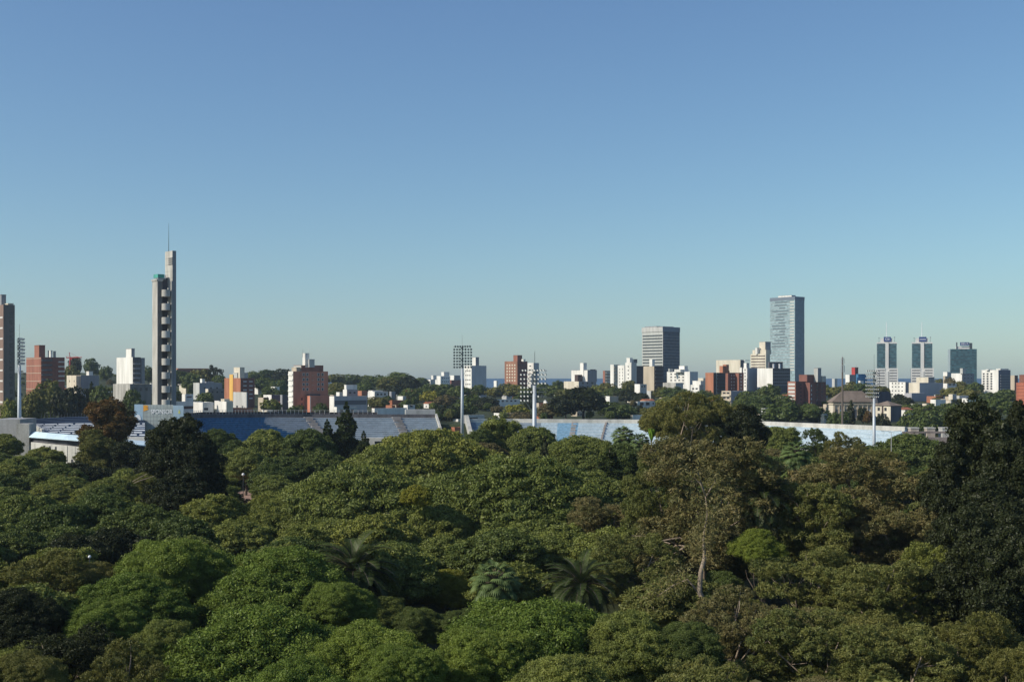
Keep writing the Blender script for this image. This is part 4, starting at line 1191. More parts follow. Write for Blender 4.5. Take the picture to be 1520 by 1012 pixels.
# ---- park lamps
GLOBE = wall_mat("white_globe", (.82, .82, .80), rough=.4, amt=.02)
def globe_lamp(px, py, Y, label, gr=.42):
    c = wp(px, py, Y); g = ground(c.x, c.y)
    r = empty('park_lamp', (c.x, c.y, g)); tag(r, label, 'street lamp', 'white globe park lamps')
    hh = c.z - g
    MB().tube([(0, 0, 0), (0, 0, hh - .3)], [.12, .07], 8).build('pole', DKSTEEL, r)
    MB().sphere((0, 0, hh), gr, 12).build('globe', GLOBE, r, smooth=True)
globe_lamp(11, 711, 325, 'white globe park lamp at the left edge, taller left one of a pair')
globe_lamp(20.5, 717, 320, 'white globe park lamp at the left edge, lower right one of a pair')
globe_lamp(133, 826, 160, 'white globe park lamp showing just above the olive tree at lower left', .22)
globe_lamp(361, 704, 330, 'white globe park lamp in front of the green trees right of the dark conifer')
globe_lamp(352, 687, 400, 'white globe park lamp half hidden high beside the dark conifer')
def arm_lamp(px, py, Y, label, two=True):
    c = wp(px, py, Y); g = ground(c.x, c.y); hh = c.z - g
    r = empty('street_lamp', (c.x, c.y, g)); tag(r, label, 'street lamp', 'grey street lamps')
    MB().tube([(0, 0, 0), (0, 0, hh)], [.16, .08], 8).build('pole', PALEGREY, r)
    for s_ in ((-1, 1) if two else (-1,)):
        MB().tube([(0, 0, hh - .1), (s_ * 1.0, 0, hh + .3), (s_ * 2.4, 0, hh + .35)], .06, 6).build('arm', PALEGREY, r)
        MB().box(s_ * 2.4 - .45, s_ * 2.4 + .45, -.15, .15, hh + .25, hh + .42).build('lamp_head', STEEL, r)
arm_lamp(1323, 641, 330, 'grey twin-armed street lamp before the dark round tree right of the pale stand')
arm_lamp(403, 707, 330, 'thin grey street lamp pole between the green trees left of the plaza', two=False)
arm_lamp(489, 698, 330, 'street lamp with a single arm sticking out of the trees below the layered conifer', two=False)
# ---- small plaza things: kiosk roof and parked van
k0 = wp(331, 727, 300); kr = empty('kiosk', (k0.x, k0.y, 0)); tag(kr, 'small park kiosk with green roof in the gap right of the dark conifer', 'kiosk')
MB().box(-2, 2, -1.5, 1.5, 0, 2.6).build('walls', DKGREY, kr)
MB().face([(-2.4, -1.9, 2.6), (2.4, -1.9, 2.6), (1.6, 0, 3.6), (-1.6, 0, 3.6)]).face([(2.4, 1.9, 2.6), (-2.4, 1.9, 2.6), (-1.6, 0, 3.6), (1.6, 0, 3.6)]).face([(-2.4, 1.9, 2.6), (-2.4, -1.9, 2.6), (-1.6, 0, 3.6)]).face([(2.4, -1.9, 2.6), (2.4, 1.9, 2.6), (1.6, 0, 3.6)]).build('roof', GREENCU, kr)
# ------------------------------------------------------------------ trees
def norm(a): return a / np.maximum(1e-9, np.linalg.norm(a, axis=-1, keepdims=True))

def leaves_to_mesh(name, P, Nrm, length, width, core=None, var=None, up=None, bend=0.0):
    """diamond leaves at P facing Nrm; core = list of (verts, faces)"""
    n = len(P)
    rnd = rng.normal(size=(n, 3))
    if up is not None: rnd = rnd * (1 - up[0]) + np.array(up[1]) * up[0]
    d = norm(rnd - (rnd * Nrm).sum(1, keepdims=True) * Nrm)
    s = np.cross(Nrm, d)
    l = length * rng.uniform(.6, 1.35, (n, 1)); w_ = width * rng.uniform(.7, 1.3, (n, 1))
    V = np.empty((n, 4, 3))
    V[:, 0] = P - d * l * .5
    V[:, 1] = P + s * w_ * .5 + Nrm * bend
    V[:, 2] = P + d * l * .5 - Nrm * bend
    V[:, 3] = P - s * w_ * .5 + Nrm * bend
    V = V.reshape(-1, 3)
    F = np.arange(n * 4).reshape(n, 4)
    va = rng.uniform(0, 1, n) if var is None else var
    if core:
        for cv, cf in core:
            F = np.vstack([F, cf + len(V)]); V = np.vstack([V, cv]); va = np.r_[va, np.full(len(cf), .35)]
    me = bpy.data.meshes.new(name)
    me.vertices.add(len(V)); me.vertices.foreach_set('co', V.astype(np.float32).ravel())
    m = len(F)
    me.loops.add(m * 4); me.loops.foreach_set('vertex_index', F.astype(np.int32).ravel())
    me.polygons.add(m); me.polygons.foreach_set('loop_start', np.arange(0, m * 4, 4, dtype=np.int32))
    at = me.attributes.new('var', 'FLOAT', 'FACE'); at.data.foreach_set('value', va.astype(np.float32))
    me.update(); me.validate()
    return me

def blob(c, r, n=14, amp=.12):
    """a lumpy closed lobe as quads"""
    h = n // 2; th = np.linspace(.02, math.pi - .02, h + 1); ph = np.arange(n) / n * 2 * math.pi
    T, Ph = np.meshgrid(th, ph, indexing='ij')
    D = np.stack([np.sin(T) * np.cos(Ph), np.sin(T) * np.sin(Ph), np.cos(T)], -1)
    k = rng.uniform(0, 6.28, 6)
    bump = 1 + amp * (np.sin(3 * D[..., 0] + k[0]) * np.sin(4 * D[..., 1] + k[1]) + .7 * np.sin(5 * D[..., 2] + k[2]))
    V = (np.array(c) + D * np.array(r) * bump[..., None]).reshape(-1, 3)
    F = np.array([(i * n + j, (i + 1) * n + j, (i + 1) * n + (j + 1) % n, i * n + (j + 1) % n) for i in range(h) for j in range(n)])
    return V, F

def puffs_on(lobes, npuff, zmin, rr, under=.25, sep=.55):
    """puff centres spread over the outside of a union of lobes"""
    lobes = np.array(lobes, float)
    area = lobes[:, 3] * lobes[:, 5]
    out = []
    tries = 0
    while len(out) < npuff and tries < npuff * 40:
        tries += 1
        i = rng.choice(len(lobes), p=area / area.sum())
        d = norm(rng.normal(size=3))
        if d[2] < -under: continue
        c, r = lobes[i, :3], lobes[i, 3:]
        p = c + d * r * rng.uniform(.84, 1.10)
        if p[2] < zmin: continue
        q = (((p - lobes[:, :3]) / lobes[:, 3:]) ** 2).sum(1); q[i] = 9
        if q.min() < .66: continue
        rad = rng.uniform(*rr)
        if any(np.linalg.norm(p - o[0]) < (rad + o[2]) * sep for o in out): continue
        out.append((p, norm(d / r), rad))
    return out

def puff_leaves(puffs, per, up_bias=.35, spread=.35, flat=.8, jit=.5):
    P = []; N = []; W = []
    for c, nrm, rad in puffs:
        k = int(per * (rad / np.mean([p[2] for p in puffs])) ** 2)
        d = norm(rng.normal(size=(k, 3)) + nrm * .9 + np.array([0, 0, up_bias]))
        rr_ = rad * np.where(rng.random((k, 1)) < .16, rng.uniform(1.0, 1.38, (k, 1)), 1 - spread * rng.uniform(0, 1, (k, 1)) ** 1.5)
        p = c + d * rr_ * np.array([1, 1, flat])
        P.append(p); N.append(norm(d + rng.normal(size=(k, 3)) * jit)); W.append(np.clip(rng.normal(rng.uniform(.2, .8), .22, k), 0, 1))
    return np.vstack(P), np.vstack(N), np.concatenate(W)

def limb_mesh(name, base_r, h_trunk, targets, mat, lean=(0, 0), wob=.5, sub=0):
    mb = MB()
    top = Vector((lean[0], lean[1], h_trunk))
    mid = Vector((lean[0] * .35 + random.uniform(-.3, .3), lean[1] * .35, h_trunk * .5))
    mb.tube([(0, 0, -1.5), (0, 0, 0), mid, top], [base_r * 1.5, base_r * 1.15, base_r * .9, base_r * .75], 9)
    for t in targets:
        t = Vector(t)
        m1 = top.lerp(t, .4) + Vector((random.uniform(-wob, wob), random.uniform(-wob, wob), random.uniform(0, wob)))
        m2 = top.lerp(t, .75) + Vector((random.uniform(-wob, wob), random.uniform(-wob, wob), random.uniform(0, wob)))
        mb.tube([top - Vector((0, 0, .3)), m1, m2, t], [base_r * .55, base_r * .36, base_r * .2, base_r * .07], 6)
        for _ in range(sub):
            e = m2 + Vector((random.uniform(-2.5, 2.5), random.uniform(-2.5, 2.5), random.uniform(-.5, 2.5)))
            mb.tube([m1.lerp(m2, .6), m1.lerp(e, .7), e], [base_r * .2, base_r * .12, base_r * .04], 5)
    return mb.mesh(name, mat, True)

def skin_leaves(lobes, n):
    lobes = np.array(lobes, float); ar = lobes[:, 3] * lobes[:, 5]
    idx = rng.choice(len(lobes), n, p=ar / ar.sum())
    d = norm(rng.normal(size=(n, 3)) + np.array([0, 0, .3])); l = lobes[idx]
    return l[:, :3] + d * l[:, 3:] * rng.uniform(.70, .86, (n, 1)), norm(d / l[:, 3:] + rng.normal(size=(n, 3)) * .12 / l[:, 3:4] * 2), rng.uniform(.1, .7, n)
def plus(a, b): return tuple(np.concatenate([x, y]) for x, y in zip(a, b))

PROTO = {}   # kind -> list of (crown mesh, trunk mesh, radius, height)
def proto(kind, crown, trunk, R, H): PROTO.setdefault(kind, []).append((crown, trunk, R, H))

def dome_lobes(R, H, k, seed):
    r = random.Random(seed)
    L = [(0, 0, H * .62, R * .62, R * .62, H * .36)]
    for i in range(k):
        a = 2 * math.pi * i / k + r.uniform(-.3, .3); q = R * r.uniform(.45, .62); s_ = R * r.uniform(.34, .48)
        L.append((math.cos(a) * q, math.sin(a) * q, H * r.uniform(.52, .68), s_, s_, H * r.uniform(.22, .3)))
    return L

# broad park trees, close: R 10, H 16
for v in range(2):
    L = dome_lobes(9.2, 16, 6, v)
    pf = puffs_on(L, 380, 5.0, (.6, 1.8), sep=.50)
    P, N, Wv = plus(puff_leaves(pf, 350, jit=.85, flat=.58, spread=.6), skin_leaves(L, 26000))
    core = [blob(l[:3], np.array(l[3:]) * .70) for l in L] + [blob(p[0] - p[1] * .35, (p[2] * .5, p[2] * .5, p[2] * .28), 8) for p in pf]
    proto('near', leaves_to_mesh('crown', P, N, .30, .125, core, Wv), limb_mesh('trunk', .5, 4.5, [(l[0] * .9, l[1] * .9, l[2]) for l in L[1:]], BARK), 10, 16)
for v in range(3):
    L = dome_lobes(9.2, 16, 5 + v, 10 + v)
    pf = puffs_on(L, 240, 5.0, (.7, 1.9), sep=.50)
    P, N, Wv = plus(puff_leaves(pf, 170, jit=.8, flat=.62, spread=.6), skin_leaves(L, 7000))
    core = [blob(l[:3], np.array(l[3:]) * .70) for l in L] + [blob(p[0] - p[1] * .35, (p[2] * .5, p[2] * .5, p[2] * .28), 8) for p in pf]
    proto('mid', leaves_to_mesh('crown', P, N, .62, .30, core, Wv), limb_mesh('trunk', .5, 4.5, [(l[0] * .9, l[1] * .9, l[2]) for l in L[1:]], BARK), 10, 16)
# wide umbrella crowns: R 18, H 17
for v in range(3):
    r = random.Random(40 + v)
    L = [(0, 0, 9.0, 12.5, 12.5, 7.6)]
    for i in range(8):
        a = 2 * math.pi * i / 8 + r.uniform(-.3, .3); q = r.uniform(9, 12); s_ = r.uniform(4.6, 6.8)
        L.append((math.cos(a) * q, math.sin(a) * q, r.uniform(7.2, 9.6), s_, s_, s_ * r.uniform(.72, .9)))
    for i in range(4):
        a = r.uniform(0, 6.28); q = r.uniform(3, 7)
        L.append((math.cos(a) * q, math.sin(a) * q, r.uniform(11, 12.4), 5, 5, 4.2))
    pf = puffs_on(L, 600, 4.5, (.8, 2.3), sep=.52)
    P, N, Wv = plus(puff_leaves(pf, 170, jit=.8, flat=.6, spread=.6), skin_leaves(L, 22000))
    core = [blob(l[:3], np.array(l[3:]) * .70, 18) for l in L]
    proto('broad', leaves_to_mesh('crown', P, N, .58, .27, core, Wv), limb_mesh('trunk', .6, 4.5, [(l[0] * .9, l[1] * .9, l[2]) for l in L[1:9]], BARK), 18, 17)
# far trees: R 5, H 9
for v in range(5):
    L = dome_lobes(4.4, 9, 4, 30 + v)
    pf = puffs_on(L, 45, 2.0, (.8, 1.4), under=.6)
    P, N, Wv = puff_leaves(pf, 42, jit=.5, flat=.95)
    core = [blob(l[:3], np.array(l[3:]) * .88, 10) for l in L]
    proto('far', leaves_to_mesh('crown', P, N, .85, .5, core, Wv), limb_mesh('trunk', .25, 2.5, [(l[0] * .8, l[1] * .8, l[2]) for l in L[1:]], BARK), 5, 9)
# tall dark trees: R 7, H 28
for v in range(2):
    r = random.Random(50 + v); L = []
    for i in range(17):
        z = 7 + 18.5 * (i / 16.); q = (1 - abs((i / 16.) - .35) ** 1.3) * 4.2
        a = r.uniform(0, 6.28); s_ = r.uniform(2.0, 3.4) * (1.0 if i < 14 else .75)
        L.append((math.cos(a) * q, math.sin(a) * q, z, s_, s_, s_ * .8))
    L += [(0, 0, 13, 3.4, 3.4, 8), (0, 0, 20, 2.6, 2.6, 6)]
    pf = puffs_on(L, 260, 4, (.7, 1.35), under=.8)
    P, N, Wv = plus(puff_leaves(pf, 160, jit=.8, flat=.9, spread=.5), skin_leaves(L, 12000))
    core = [blob(l[:3], np.array(l[3:]) * .72) for l in L]
    proto('tall', leaves_to_mesh('crown', P, N, .5, .25, core, Wv), limb_mesh('trunk', .55, 14, [(l[0] * .8, l[1] * .8, l[2]) for l in L[::3]], BARK), 7, 28)
# thin-leaved gum trees with pale limbs: R 9, H 25
for v in range(3):
    r = random.Random(70 + v); L = []; tg_ = []
    for i in range(44):
        a = r.uniform(0, 6.28); q = 8.2 * math.sqrt(r.uniform(0, 1)); z = 6 + 18 * r.uniform(0, 1) ** .85
        lim = 8.2 * math.sqrt(max(.05, 1 - ((z - 13.5) / 12.0) ** 2)); q = min(q, lim)
        s_ = r.uniform(1.1, 2.1)
        L.append((math.cos(a) * q, math.sin(a) * q, z, s_, s_, s_ * .75))
        if i % 4 == 0: tg_.append((math.cos(a) * q * .95, math.sin(a) * q * .95, z + .6))
    pf = puffs_on(L, 900, 4, (.35, .9), under=1.1)
    P, N, Wv = puff_leaves(pf, 80, jit=1.1, spread=.95, flat=.9)
    core = None
    proto('gum', leaves_to_mesh('crown', P, N, .5, .13, core, Wv, up=(.45, (0, 0, -1))), limb_mesh('trunk', .42, 9, tg_, PALEBARK, (random.uniform(-1, 1), 0), 1.0, 2), 9, 25)
# layered conifer: R 5, H 20
def layered(seed, R, H, droop, nl, dens, leaf):
    r = random.Random(seed); Ps = []; Ns = []; mb = MB(); Wv = []
    mb.tube([(0, 0, -1), (0, 0, H * .5), (0, 0, H * .98)], [R * .09, R * .055, .04], 8)
    for i in range(nl):
        f = i / (nl - 1); z = H * (.22 + .76 * f); rad = R * (1 - f) ** .75 * r.uniform(.8, 1.1) + .35
        nb = max(4, int(8 * (1 - f) + 3))
        for b_ in range(nb):
            a = 2 * math.pi * b_ / nb + r.uniform(-.3, .3); ln = rad * r.uniform(.65, 1.1)
            if r.random() < .12: continue
            dx, dy = math.cos(a), math.sin(a)
            mb.tube([(0, 0, z), (dx * ln, dy * ln, z - droop * ln + .05 * ln)], [.09, .03], 4)
            k = int(dens * ln) + 6
            t = rng.uniform(.2, 1.05, k) ** .7; side = rng.normal(0, .20, k) * ln * (1.15 - t * .5)
            P = np.stack([dx * t * ln - dy * side, dy * t * ln + dx * side, z - droop * ln * t + rng.normal(0, .16, k) * (1 + ln * .2)], 1)
            Ps.append(P); Ns.append(norm(np.array([0, 0, .9]) + rng.normal(size=(k, 3)) * .8)); Wv.append(rng.uniform(0, 1, k))
    return leaves_to_mesh('crown', np.vstack(Ps), np.vstack(Ns), leaf, leaf * .45, None, np.concatenate(Wv)), mb.mesh('trunk', BARK, True)
for v in range(2):
    c, t = layered(90 + v, 5, 20, .12 + .1 * v, 17, 130, .55); proto('layered', c, t, 5, 20)
# cypress column: R 1.5, H 10
for v in range(1):
    L = [(0, 0, z, r_, r_, 1.9) for z, r_ in ((1.6, 1.0), (3.4, 1.3), (5.2, 1.25), (7, .95), (8.6, .55))]
    pf = puffs_on(L, 90, .3, (.25, .5), under=1.1)
    P, N, Wv = puff_leaves(pf, 60, jit=.5)
    proto('column', leaves_to_mesh('crown', P, N, .4, .2, [blob(l[:3], np.array(l[3:]) * .92, 10, .05) for l in L], Wv), limb_mesh('trunk', .15, 2, [(0, 0, 5)], BARK), 1.5, 10)
# palms
def palm(seed, H, nf, fl, fan=False, skirt=0):
    r = random.Random(seed)
    Ps = []; Ns = []; D = []
    rach = MB()
    V = []; F = []; va = []
    for i in range(nf):
        a = i * 2.399963 + r.uniform(-.2, .2); el = math.radians(85 - 120 * (i / nf) ** .9 + r.uniform(-6, 6))
        ln = fl * r.uniform(.85, 1.08)
        pts = []; p = Vector((0, 0, H)); e = el
        for k in range(9):
            pts.append(p.copy()); st = ln / 8
            p = p + Vector((math.cos(a) * math.cos(e), math.sin(a) * math.cos(e), math.sin(e))) * st
            e -= math.radians(9 if not fan else 5) * (1 + .4 * k / 8)
        side = Vector((-math.sin(a), math.cos(a), 0))
        if not fan:
            rach.tube(pts, [.06 * (1 - k / 10) + .01 for k in range(9)], 4)
            nl = 60
            for k in range(nl):
                t = (.1 + .9 * k / nl) * 8; j = min(7, int(t)); q = pts[j].lerp(pts[j + 1], t - j)
                dr = (pts[j + 1] - pts[j]).normalized(); upv = side.cross(dr).normalized()
                if upv.z < 0: upv = -upv
                l2 = fl * .19 * math.sin(math.pi * min(1, .12 + .86 * k / nl)) ** .6
                for s_ in (-1, 1):
                    tip = q + (side * s_ * .75 + dr * .6 + upv * .22).normalized() * l2
                    b = len(V); wv = dr * .034
                    V += [tuple(q - wv), tuple(q + wv), tuple(tip + wv * .3), tuple(tip - wv * .3)]
                    F.append((b, b + 1, b + 2, b + 3)); va.append(r.random())
        else:
            rach.tube(pts[:7], .045, 4)
            c = pts[6]; dr = (pts[7] - pts[6]).normalized()
            for k in range(15):
                an = math.radians(-100 + 200 * k / 14)
                d2 = (dr * math.cos(an) + side * math.sin(an)).normalized(); l2 = fl * .42 * (1 - .2 * abs(math.sin(an)))
                sd = d2.cross(Vector((0, 0, 1))).normalized() * .11
                m_ = c + d2 * l2 * .55; tip = c + d2 * l2 + Vector((0, 0, -.35 * l2))
                b = len(V)
                V += [tuple(c - sd * .3), tuple(c + sd * .3), tuple(m_ + sd), tuple(m_ - sd), tuple(tip + sd * .2), tuple(tip - sd * .2)]
                F += [(b, b + 1, b + 2, b + 3), (b + 3, b + 2, b + 4, b + 5)]; va += [r.random()] * 2
    me = bpy.data.meshes.new('crown'); me.from_pydata(V, [], F)
    at = me.attributes.new('var', 'FLOAT', 'FACE'); at.data.foreach_set('value', va); me.update()
    tr = MB(); tr.tube([(0, 0, -1), (0, 0, H * .3), (0, 0, H * .75), (0, 0, H)], [.55, .4, .36, .5], 10)
    tr.v += []; b0 = len(tr.v)
    for v_, f_ in ((rach.v, rach.f),):
        tr.v += v_; tr.f += [tuple(i + b0 for i in q) for q in f_]; tr.m += [0] * len(f_)
    trm = tr.mesh('trunk', BARK, True)
    sk = None
    if skirt:
        sm_ = MB()
        for i in range(skirt):
            a = r.uniform(0, 6.28); q = r.uniform(.45, 1.0); l2 = r.uniform(1.6, 3.6); z = H - r.uniform(.3, 1.6)
            sd = Vector((-math.sin(a), math.cos(a), 0)) * r.uniform(.15, .3)
            p0 = Vector((math.cos(a) * .4, math.sin(a) * .4, z)); p1 = Vector((math.cos(a) * (q + .35), math.sin(a) * (q + .35), z - l2 * .4)); p2 = Vector((math.cos(a) * q, math.sin(a) * q, z - l2))
            sm_.face([p0 - sd * .4, p0 + sd * .4, p1 + sd, p1 - sd]).face([p1 - sd, p1 + sd, p2 + sd * .4, p2 - sd * .4])
        sk = sm_.mesh('dead_fronds', SKIRT)
    return me, trm, sk
PALMS = {'date': palm(1, 9, 58, 4.9), 'fan': palm(2, 14, 74, 2.6, True, 70)}

LF = {
 'tipa_bright': leaf_mat('bright_tipa_leaves', (0.099, 0.143, 0.021), (0.208, 0.270, 0.045), nscale=.45),
 'tipa': leaf_mat('tipa_leaves', (0.102, 0.130, 0.031), (0.226, 0.251, 0.054), nscale=.45),
 'tipa_olive': leaf_mat('olive_tipa_leaves', (0.115, 0.138, 0.028), (0.239, 0.250, 0.050), nscale=.45),
 'dark': leaf_mat('dark_leaves', (0.017, 0.024, 0.009), (0.046, 0.055, 0.018), nscale=.5),
 'deep': leaf_mat('deep_green_leaves', (0.055, 0.083, 0.021), (0.131, 0.164, 0.037), nscale=.5),
 'gum': leaf_mat('gum_leaves', (.112, .120, .040), (.228, .186, .070), nscale=.5),
 'gum_green': leaf_mat('green_gum_leaves', (0.096, 0.121, 0.032), (0.236, 0.227, 0.060), nscale=.5),
 'rust': leaf_mat('rust_leaves', (0.073, 0.064, 0.018), (0.181, 0.095, 0.028), nscale=.4),
 'yellow': leaf_mat('yellow_leaves', (0.169, 0.179, 0.025), (0.327, 0.300, 0.036), nscale=.4),
 'lime': leaf_mat('lime_leaves', (0.118, 0.162, 0.022), (0.224, 0.263, 0.038), nscale=.4),
 'olive': leaf_mat('olive_leaves', (0.091, 0.102, 0.025), (0.206, 0.192, 0.047), nscale=.4),
 'purple': leaf_mat('brown_purple_leaves', (0.109, 0.092, 0.037), (0.181, 0.147, 0.060), nscale=.4),
 'conifer': leaf_mat('conifer_needles', (0.029, 0.046, 0.013), (0.073, 0.095, 0.025), nscale=.5),
 'palm': leaf_mat('palm_leaflets', (.034, .055, .016), (.090, .118, .034), nscale=.3),
 'palm_light': leaf_mat('pale_palm_leaflets', (0.084, 0.129, 0.040), (0.179, 0.235, 0.078), nscale=.3),
 'banana': leaf_mat('banana_leaves', (0.181, 0.307, 0.025), (0.302, 0.459, 0.048), nscale=.3),
}

_cnt = {}
MINRATIO = {'gum': 2.0, 'tall': 3.2, 'near': 1.5, 'broad': 1.0, 'mid': 1.4}
MASS = []          # trees too small or too hidden to be told apart: joined into one object at the end
MASS_KEYS = set('''-103_975 -104_1153 -105_1876 -105_223 -10_1511 -111_362 -113_239 -113_383 -114_300 -115_1061 -115_1497 -116_402 -118_1244 -122_920 -125_274 -125_845
-129_256 -129_330 -129_984 -133_381 -136_345 -136_400 -139_1227 -141_953 -145_1501 -147_295 -148_1059 -149_1125 -14_1339 -153_854 -154_902 -155_346
-157_1904 -157_326 -159_947 -15_1126 -166_1697 -168_362 -169_1126 -16_365 -173_1221 -17_960 -182_954 -183_898 -18_1923 -18_277 -190_1069 -193_1129
-19_915 -205_1694 -205_977 -207_1907 -210_835 -210_887 -212_1227 -229_1373 -22_1219 -236_858 -238_1122 -238_903 -239_1026 -239_1250 -239_959 -23_349
-23_404 -248_1477 -256_1362 -261_1065 -26_257 -26_993 -273_1231 -276_1479 -277_1075 -277_1692 -279_1132 -27_1037 -27_84 -283_795 -286_898 -287_951
-28_330 -291_1238 -295_1901 -296_1381 -296_816 -2_277 -2_401 -303_1073 -304_780 -311_1150 -317_1339 -318_1245 -318_840 -319_983 -31_365 -320_788
-332_954 -333_1149 -336_1491 -336_1916 -342_1136 -343_1223 -346_1380 -347_991 -348_783 -34_383 -351_755 -356_1691 -357_903 -364_1072 -365_1144
-369_1226 -36_70 -36_825 -374_1908 -385_887 -38_275 -391_1153 -392_894 -399_1525 -39_1151 -3_293 -400_1060 -401_1704 -418_1144 -423_1241 -42_347
-42_404 -42_791 -42_822 -433_964 -434_1165 -435_1338 -436_1681 -43_898 -440_1475 -440_948 -448_1069 -449_1264 -44_256 -456_1116 -45_1371 -45_1692
-460_1379 -461_1490 -463_1909 -466_1059 -468_1677 -46_1244 -470_1224 -474_1117 -47_163 -487_1073 -48_307 -496_1265 -499_1489 -501_1165 -508_1373
-508_1877 -510_1690 -51_780 -51_980 -520_1250 -52_100 -533_1512 -535_1382 -53_362 -54_1506 -553_1264 -557_1492 -572_1254 -572_1374 -587_1695 -58_114
-592_1350 -60_992 -612_1921 -61_1162 -61_402 -61_768 -627_1521 -62_344 -632_1338 -63_262 -652_1684 -653_1920 -655_1518 -65_1907 -67_1068 -696_1905
-69_290 -6_343 -702_1684 -70_128 -71_900 -72_143 -737_1688 -744_1893 -75_225 -76_1490 -76_384 -76_837 -772_1665 -77_1225 -785_1896 -79_1147 -80_403
-84_308 -866_1897 -89_1383 -8_256 -95_1239 -96_346 -97_1068 -97_241 -98_326 -98_402 -99_208 101_206 102_1701 104_290 105_241 107_1367 107_344 108_223
109_1063 112_258 115_382 116_405 117_276 119_784 11_349 121_239 121_329 123_1885 123_291 126_917 127_344 12_259 12_293 12_905 130_799 132_308
133_1141 133_1680 136_327 136_404 137_272 137_293 137_362 137_967 138_382 13_272 142_753 146_1518 146_346 146_834 148_310 149_1000 149_1223 155_1056
155_401 156_385 157_330 158_364 158_861 159_347 15_951 162_1123 162_1353 167_878 170_1492 171_787 174_365 175_970 176_1665 176_403 177_1239 177_381
178_859 178_922 17_84 182_1354 186_1160 191_1052 195_403 196_959 199_830 199_850 1_1241 1_243 200_1125 203_1917 208_1223 20_1067 20_1475 212_909
217_851 217_957 21_380 21_400 21_770 221_861 226_1218 229_1120 22_1359 230_919 232_1516 237_961 23_363 23_72 23_994 245_1921 24_1899 250_1160
250_1680 252_1059 256_966 257_877 264_754 265_1139 268_1496 270_754 272_1340 27_310 284_1261 286_903 288_819 28_850 292_1053 293_1704 295_1900
295_760 295_989 297_1159 29_1680 29_255 303_908 305_1484 308_1115 30_346 313_824 316_792 319_1053 31_89 323_1369 325_1243 327_1668 32_793 32_909
330_1131 333_1065 333_772 336_1491 33_832 345_1300 347_879 349_1100 34_293 34_72 350_1053 351_774 357_1124 357_1221 359_908 365_854 367_1511 36_238
371_991 373_1138 375_1698 379_1051 379_1256 381_1384 382_987 386_848 388_887 395_1516 399_1260 3_1031 404_1045 407_1127 40_362 410_975 414_1371
41_226 41_400 420_1052 421_1123 42_386 433_981 434_1511 43_257 440_1360 442_1070 445_1676 457_1262 45_1070 45_1143 45_89 464_1515 471_1342 472_1142
480_1053 484_1235 48_858 493_1119 499_1479 49_346 503_1146 508_1400 50_291 50_984 517_1682 522_1384 529_1899 52_207 531_1256 532_1479 54_100 54_1376
550_1679 554_1517 557_1378 559_1920 55_400 56_1263 573_1373 57_135 58_363 591_1681 592_1490 59_225 59_897 606_1917 60_1073 61_117 61_191 620_1489
62_258 62_382 637_1699 648_1898 65_131 65_277 65_327 660_1508 673_1680 68_209 692_1514 69_1100 69_1670 69_295 6_821 703_1885 70_1379 70_1905 70_865
71_239 71_344 72_903 73_966 747_1884 74_1232 750_1691 76_1044 78_163 78_194 791_1911 79_403 80_174 81_330 837_1901 83_210 84_1118 87_293 88_772
90_224 92_194 93_863 93_995 95_886 97_1051 97_1229 97_307 98_255 98_366 98_403 99_275 99_329 99_384 99_961 9_1156 9_310'''.split())
SKIP_KEYS = set()
MAXRATIO = {'broad': 1.15, 'near': 1.75, 'mid': 1.75, 'far': 2.8, 'gum': 3.3, 'tall': 5.0, 'layered': 5.5, 'column': 9}
def plant(kind, leaf, X, Y, zg, R, H, label, name='tree', cat='tree', group=None, spin=None, bark=None):
    pr = PROTO[kind]; i = _cnt.get(kind, 0); _cnt[kind] = i + 1
    cm, tm, r0, h0 = pr[i % len(pr)]
    sp = random.uniform(0, 6.28) if spin is None else spin
    H2 = max(min(H, R * MAXRATIO[kind]), R * MINRATIO.get(kind, 0)); gap = H - H2
    s_ = R / r0; sz = H2 / h0
    key = "%d_%d" % (round(X), round(Y))
    if key in SKIP_KEYS: return None
    if key in MASS_KEYS:
        if Y > 830 and 262 < CX + FPX * X / Y < 1000 and (round(X) * 7 + round(Y)) % 5 < 2: return None
        MASS.append((PROTO['far'][i % 5][0], leaf, X, Y, zg + max(gap, 0), R / 5.0, min(H, R * 2.8) / 9.0 if gap <= 0 else H2 / 9.0, sp)); return None
    root = empty(name, (X, Y, zg + gap), sp)
    root.scale = (s_, s_, sz)
    tag(root, label, cat, group)
    t = link('trunk', tm, root)
    k = (h0 + max(gap, 0) / sz) / h0
    t.scale = (1, 1, k); t.location = (0, 0, -max(gap, 0) / sz)
    c = link('crown', cm, root)
    if not cm.materials: cm.materials.append(LF[leaf])
    c.material_slots[0].link = 'OBJECT'; c.material_slots[0].material = LF[leaf]
    if bark is not None:
        t.material_slots[0].link = 'OBJECT'; t.material_slots[0].material = bark
    return root

HAND = []
def tree(px, py, wpx, Y, kind, leaf, label, name='tree', group=None, spin=None, fill=1.0):
    """tree given by the column and row of its top, its width in the photo and its distance"""
    c = wp(px, py, Y); g = ground(c.x, Y); R = wpx / FPX * Y / 2
    HAND.append((c.x, Y, R * fill))
    return plant(kind, leaf, c.x, Y, g, R, (c.z - g) * 1.01, label, name, 'tree', group, spin)

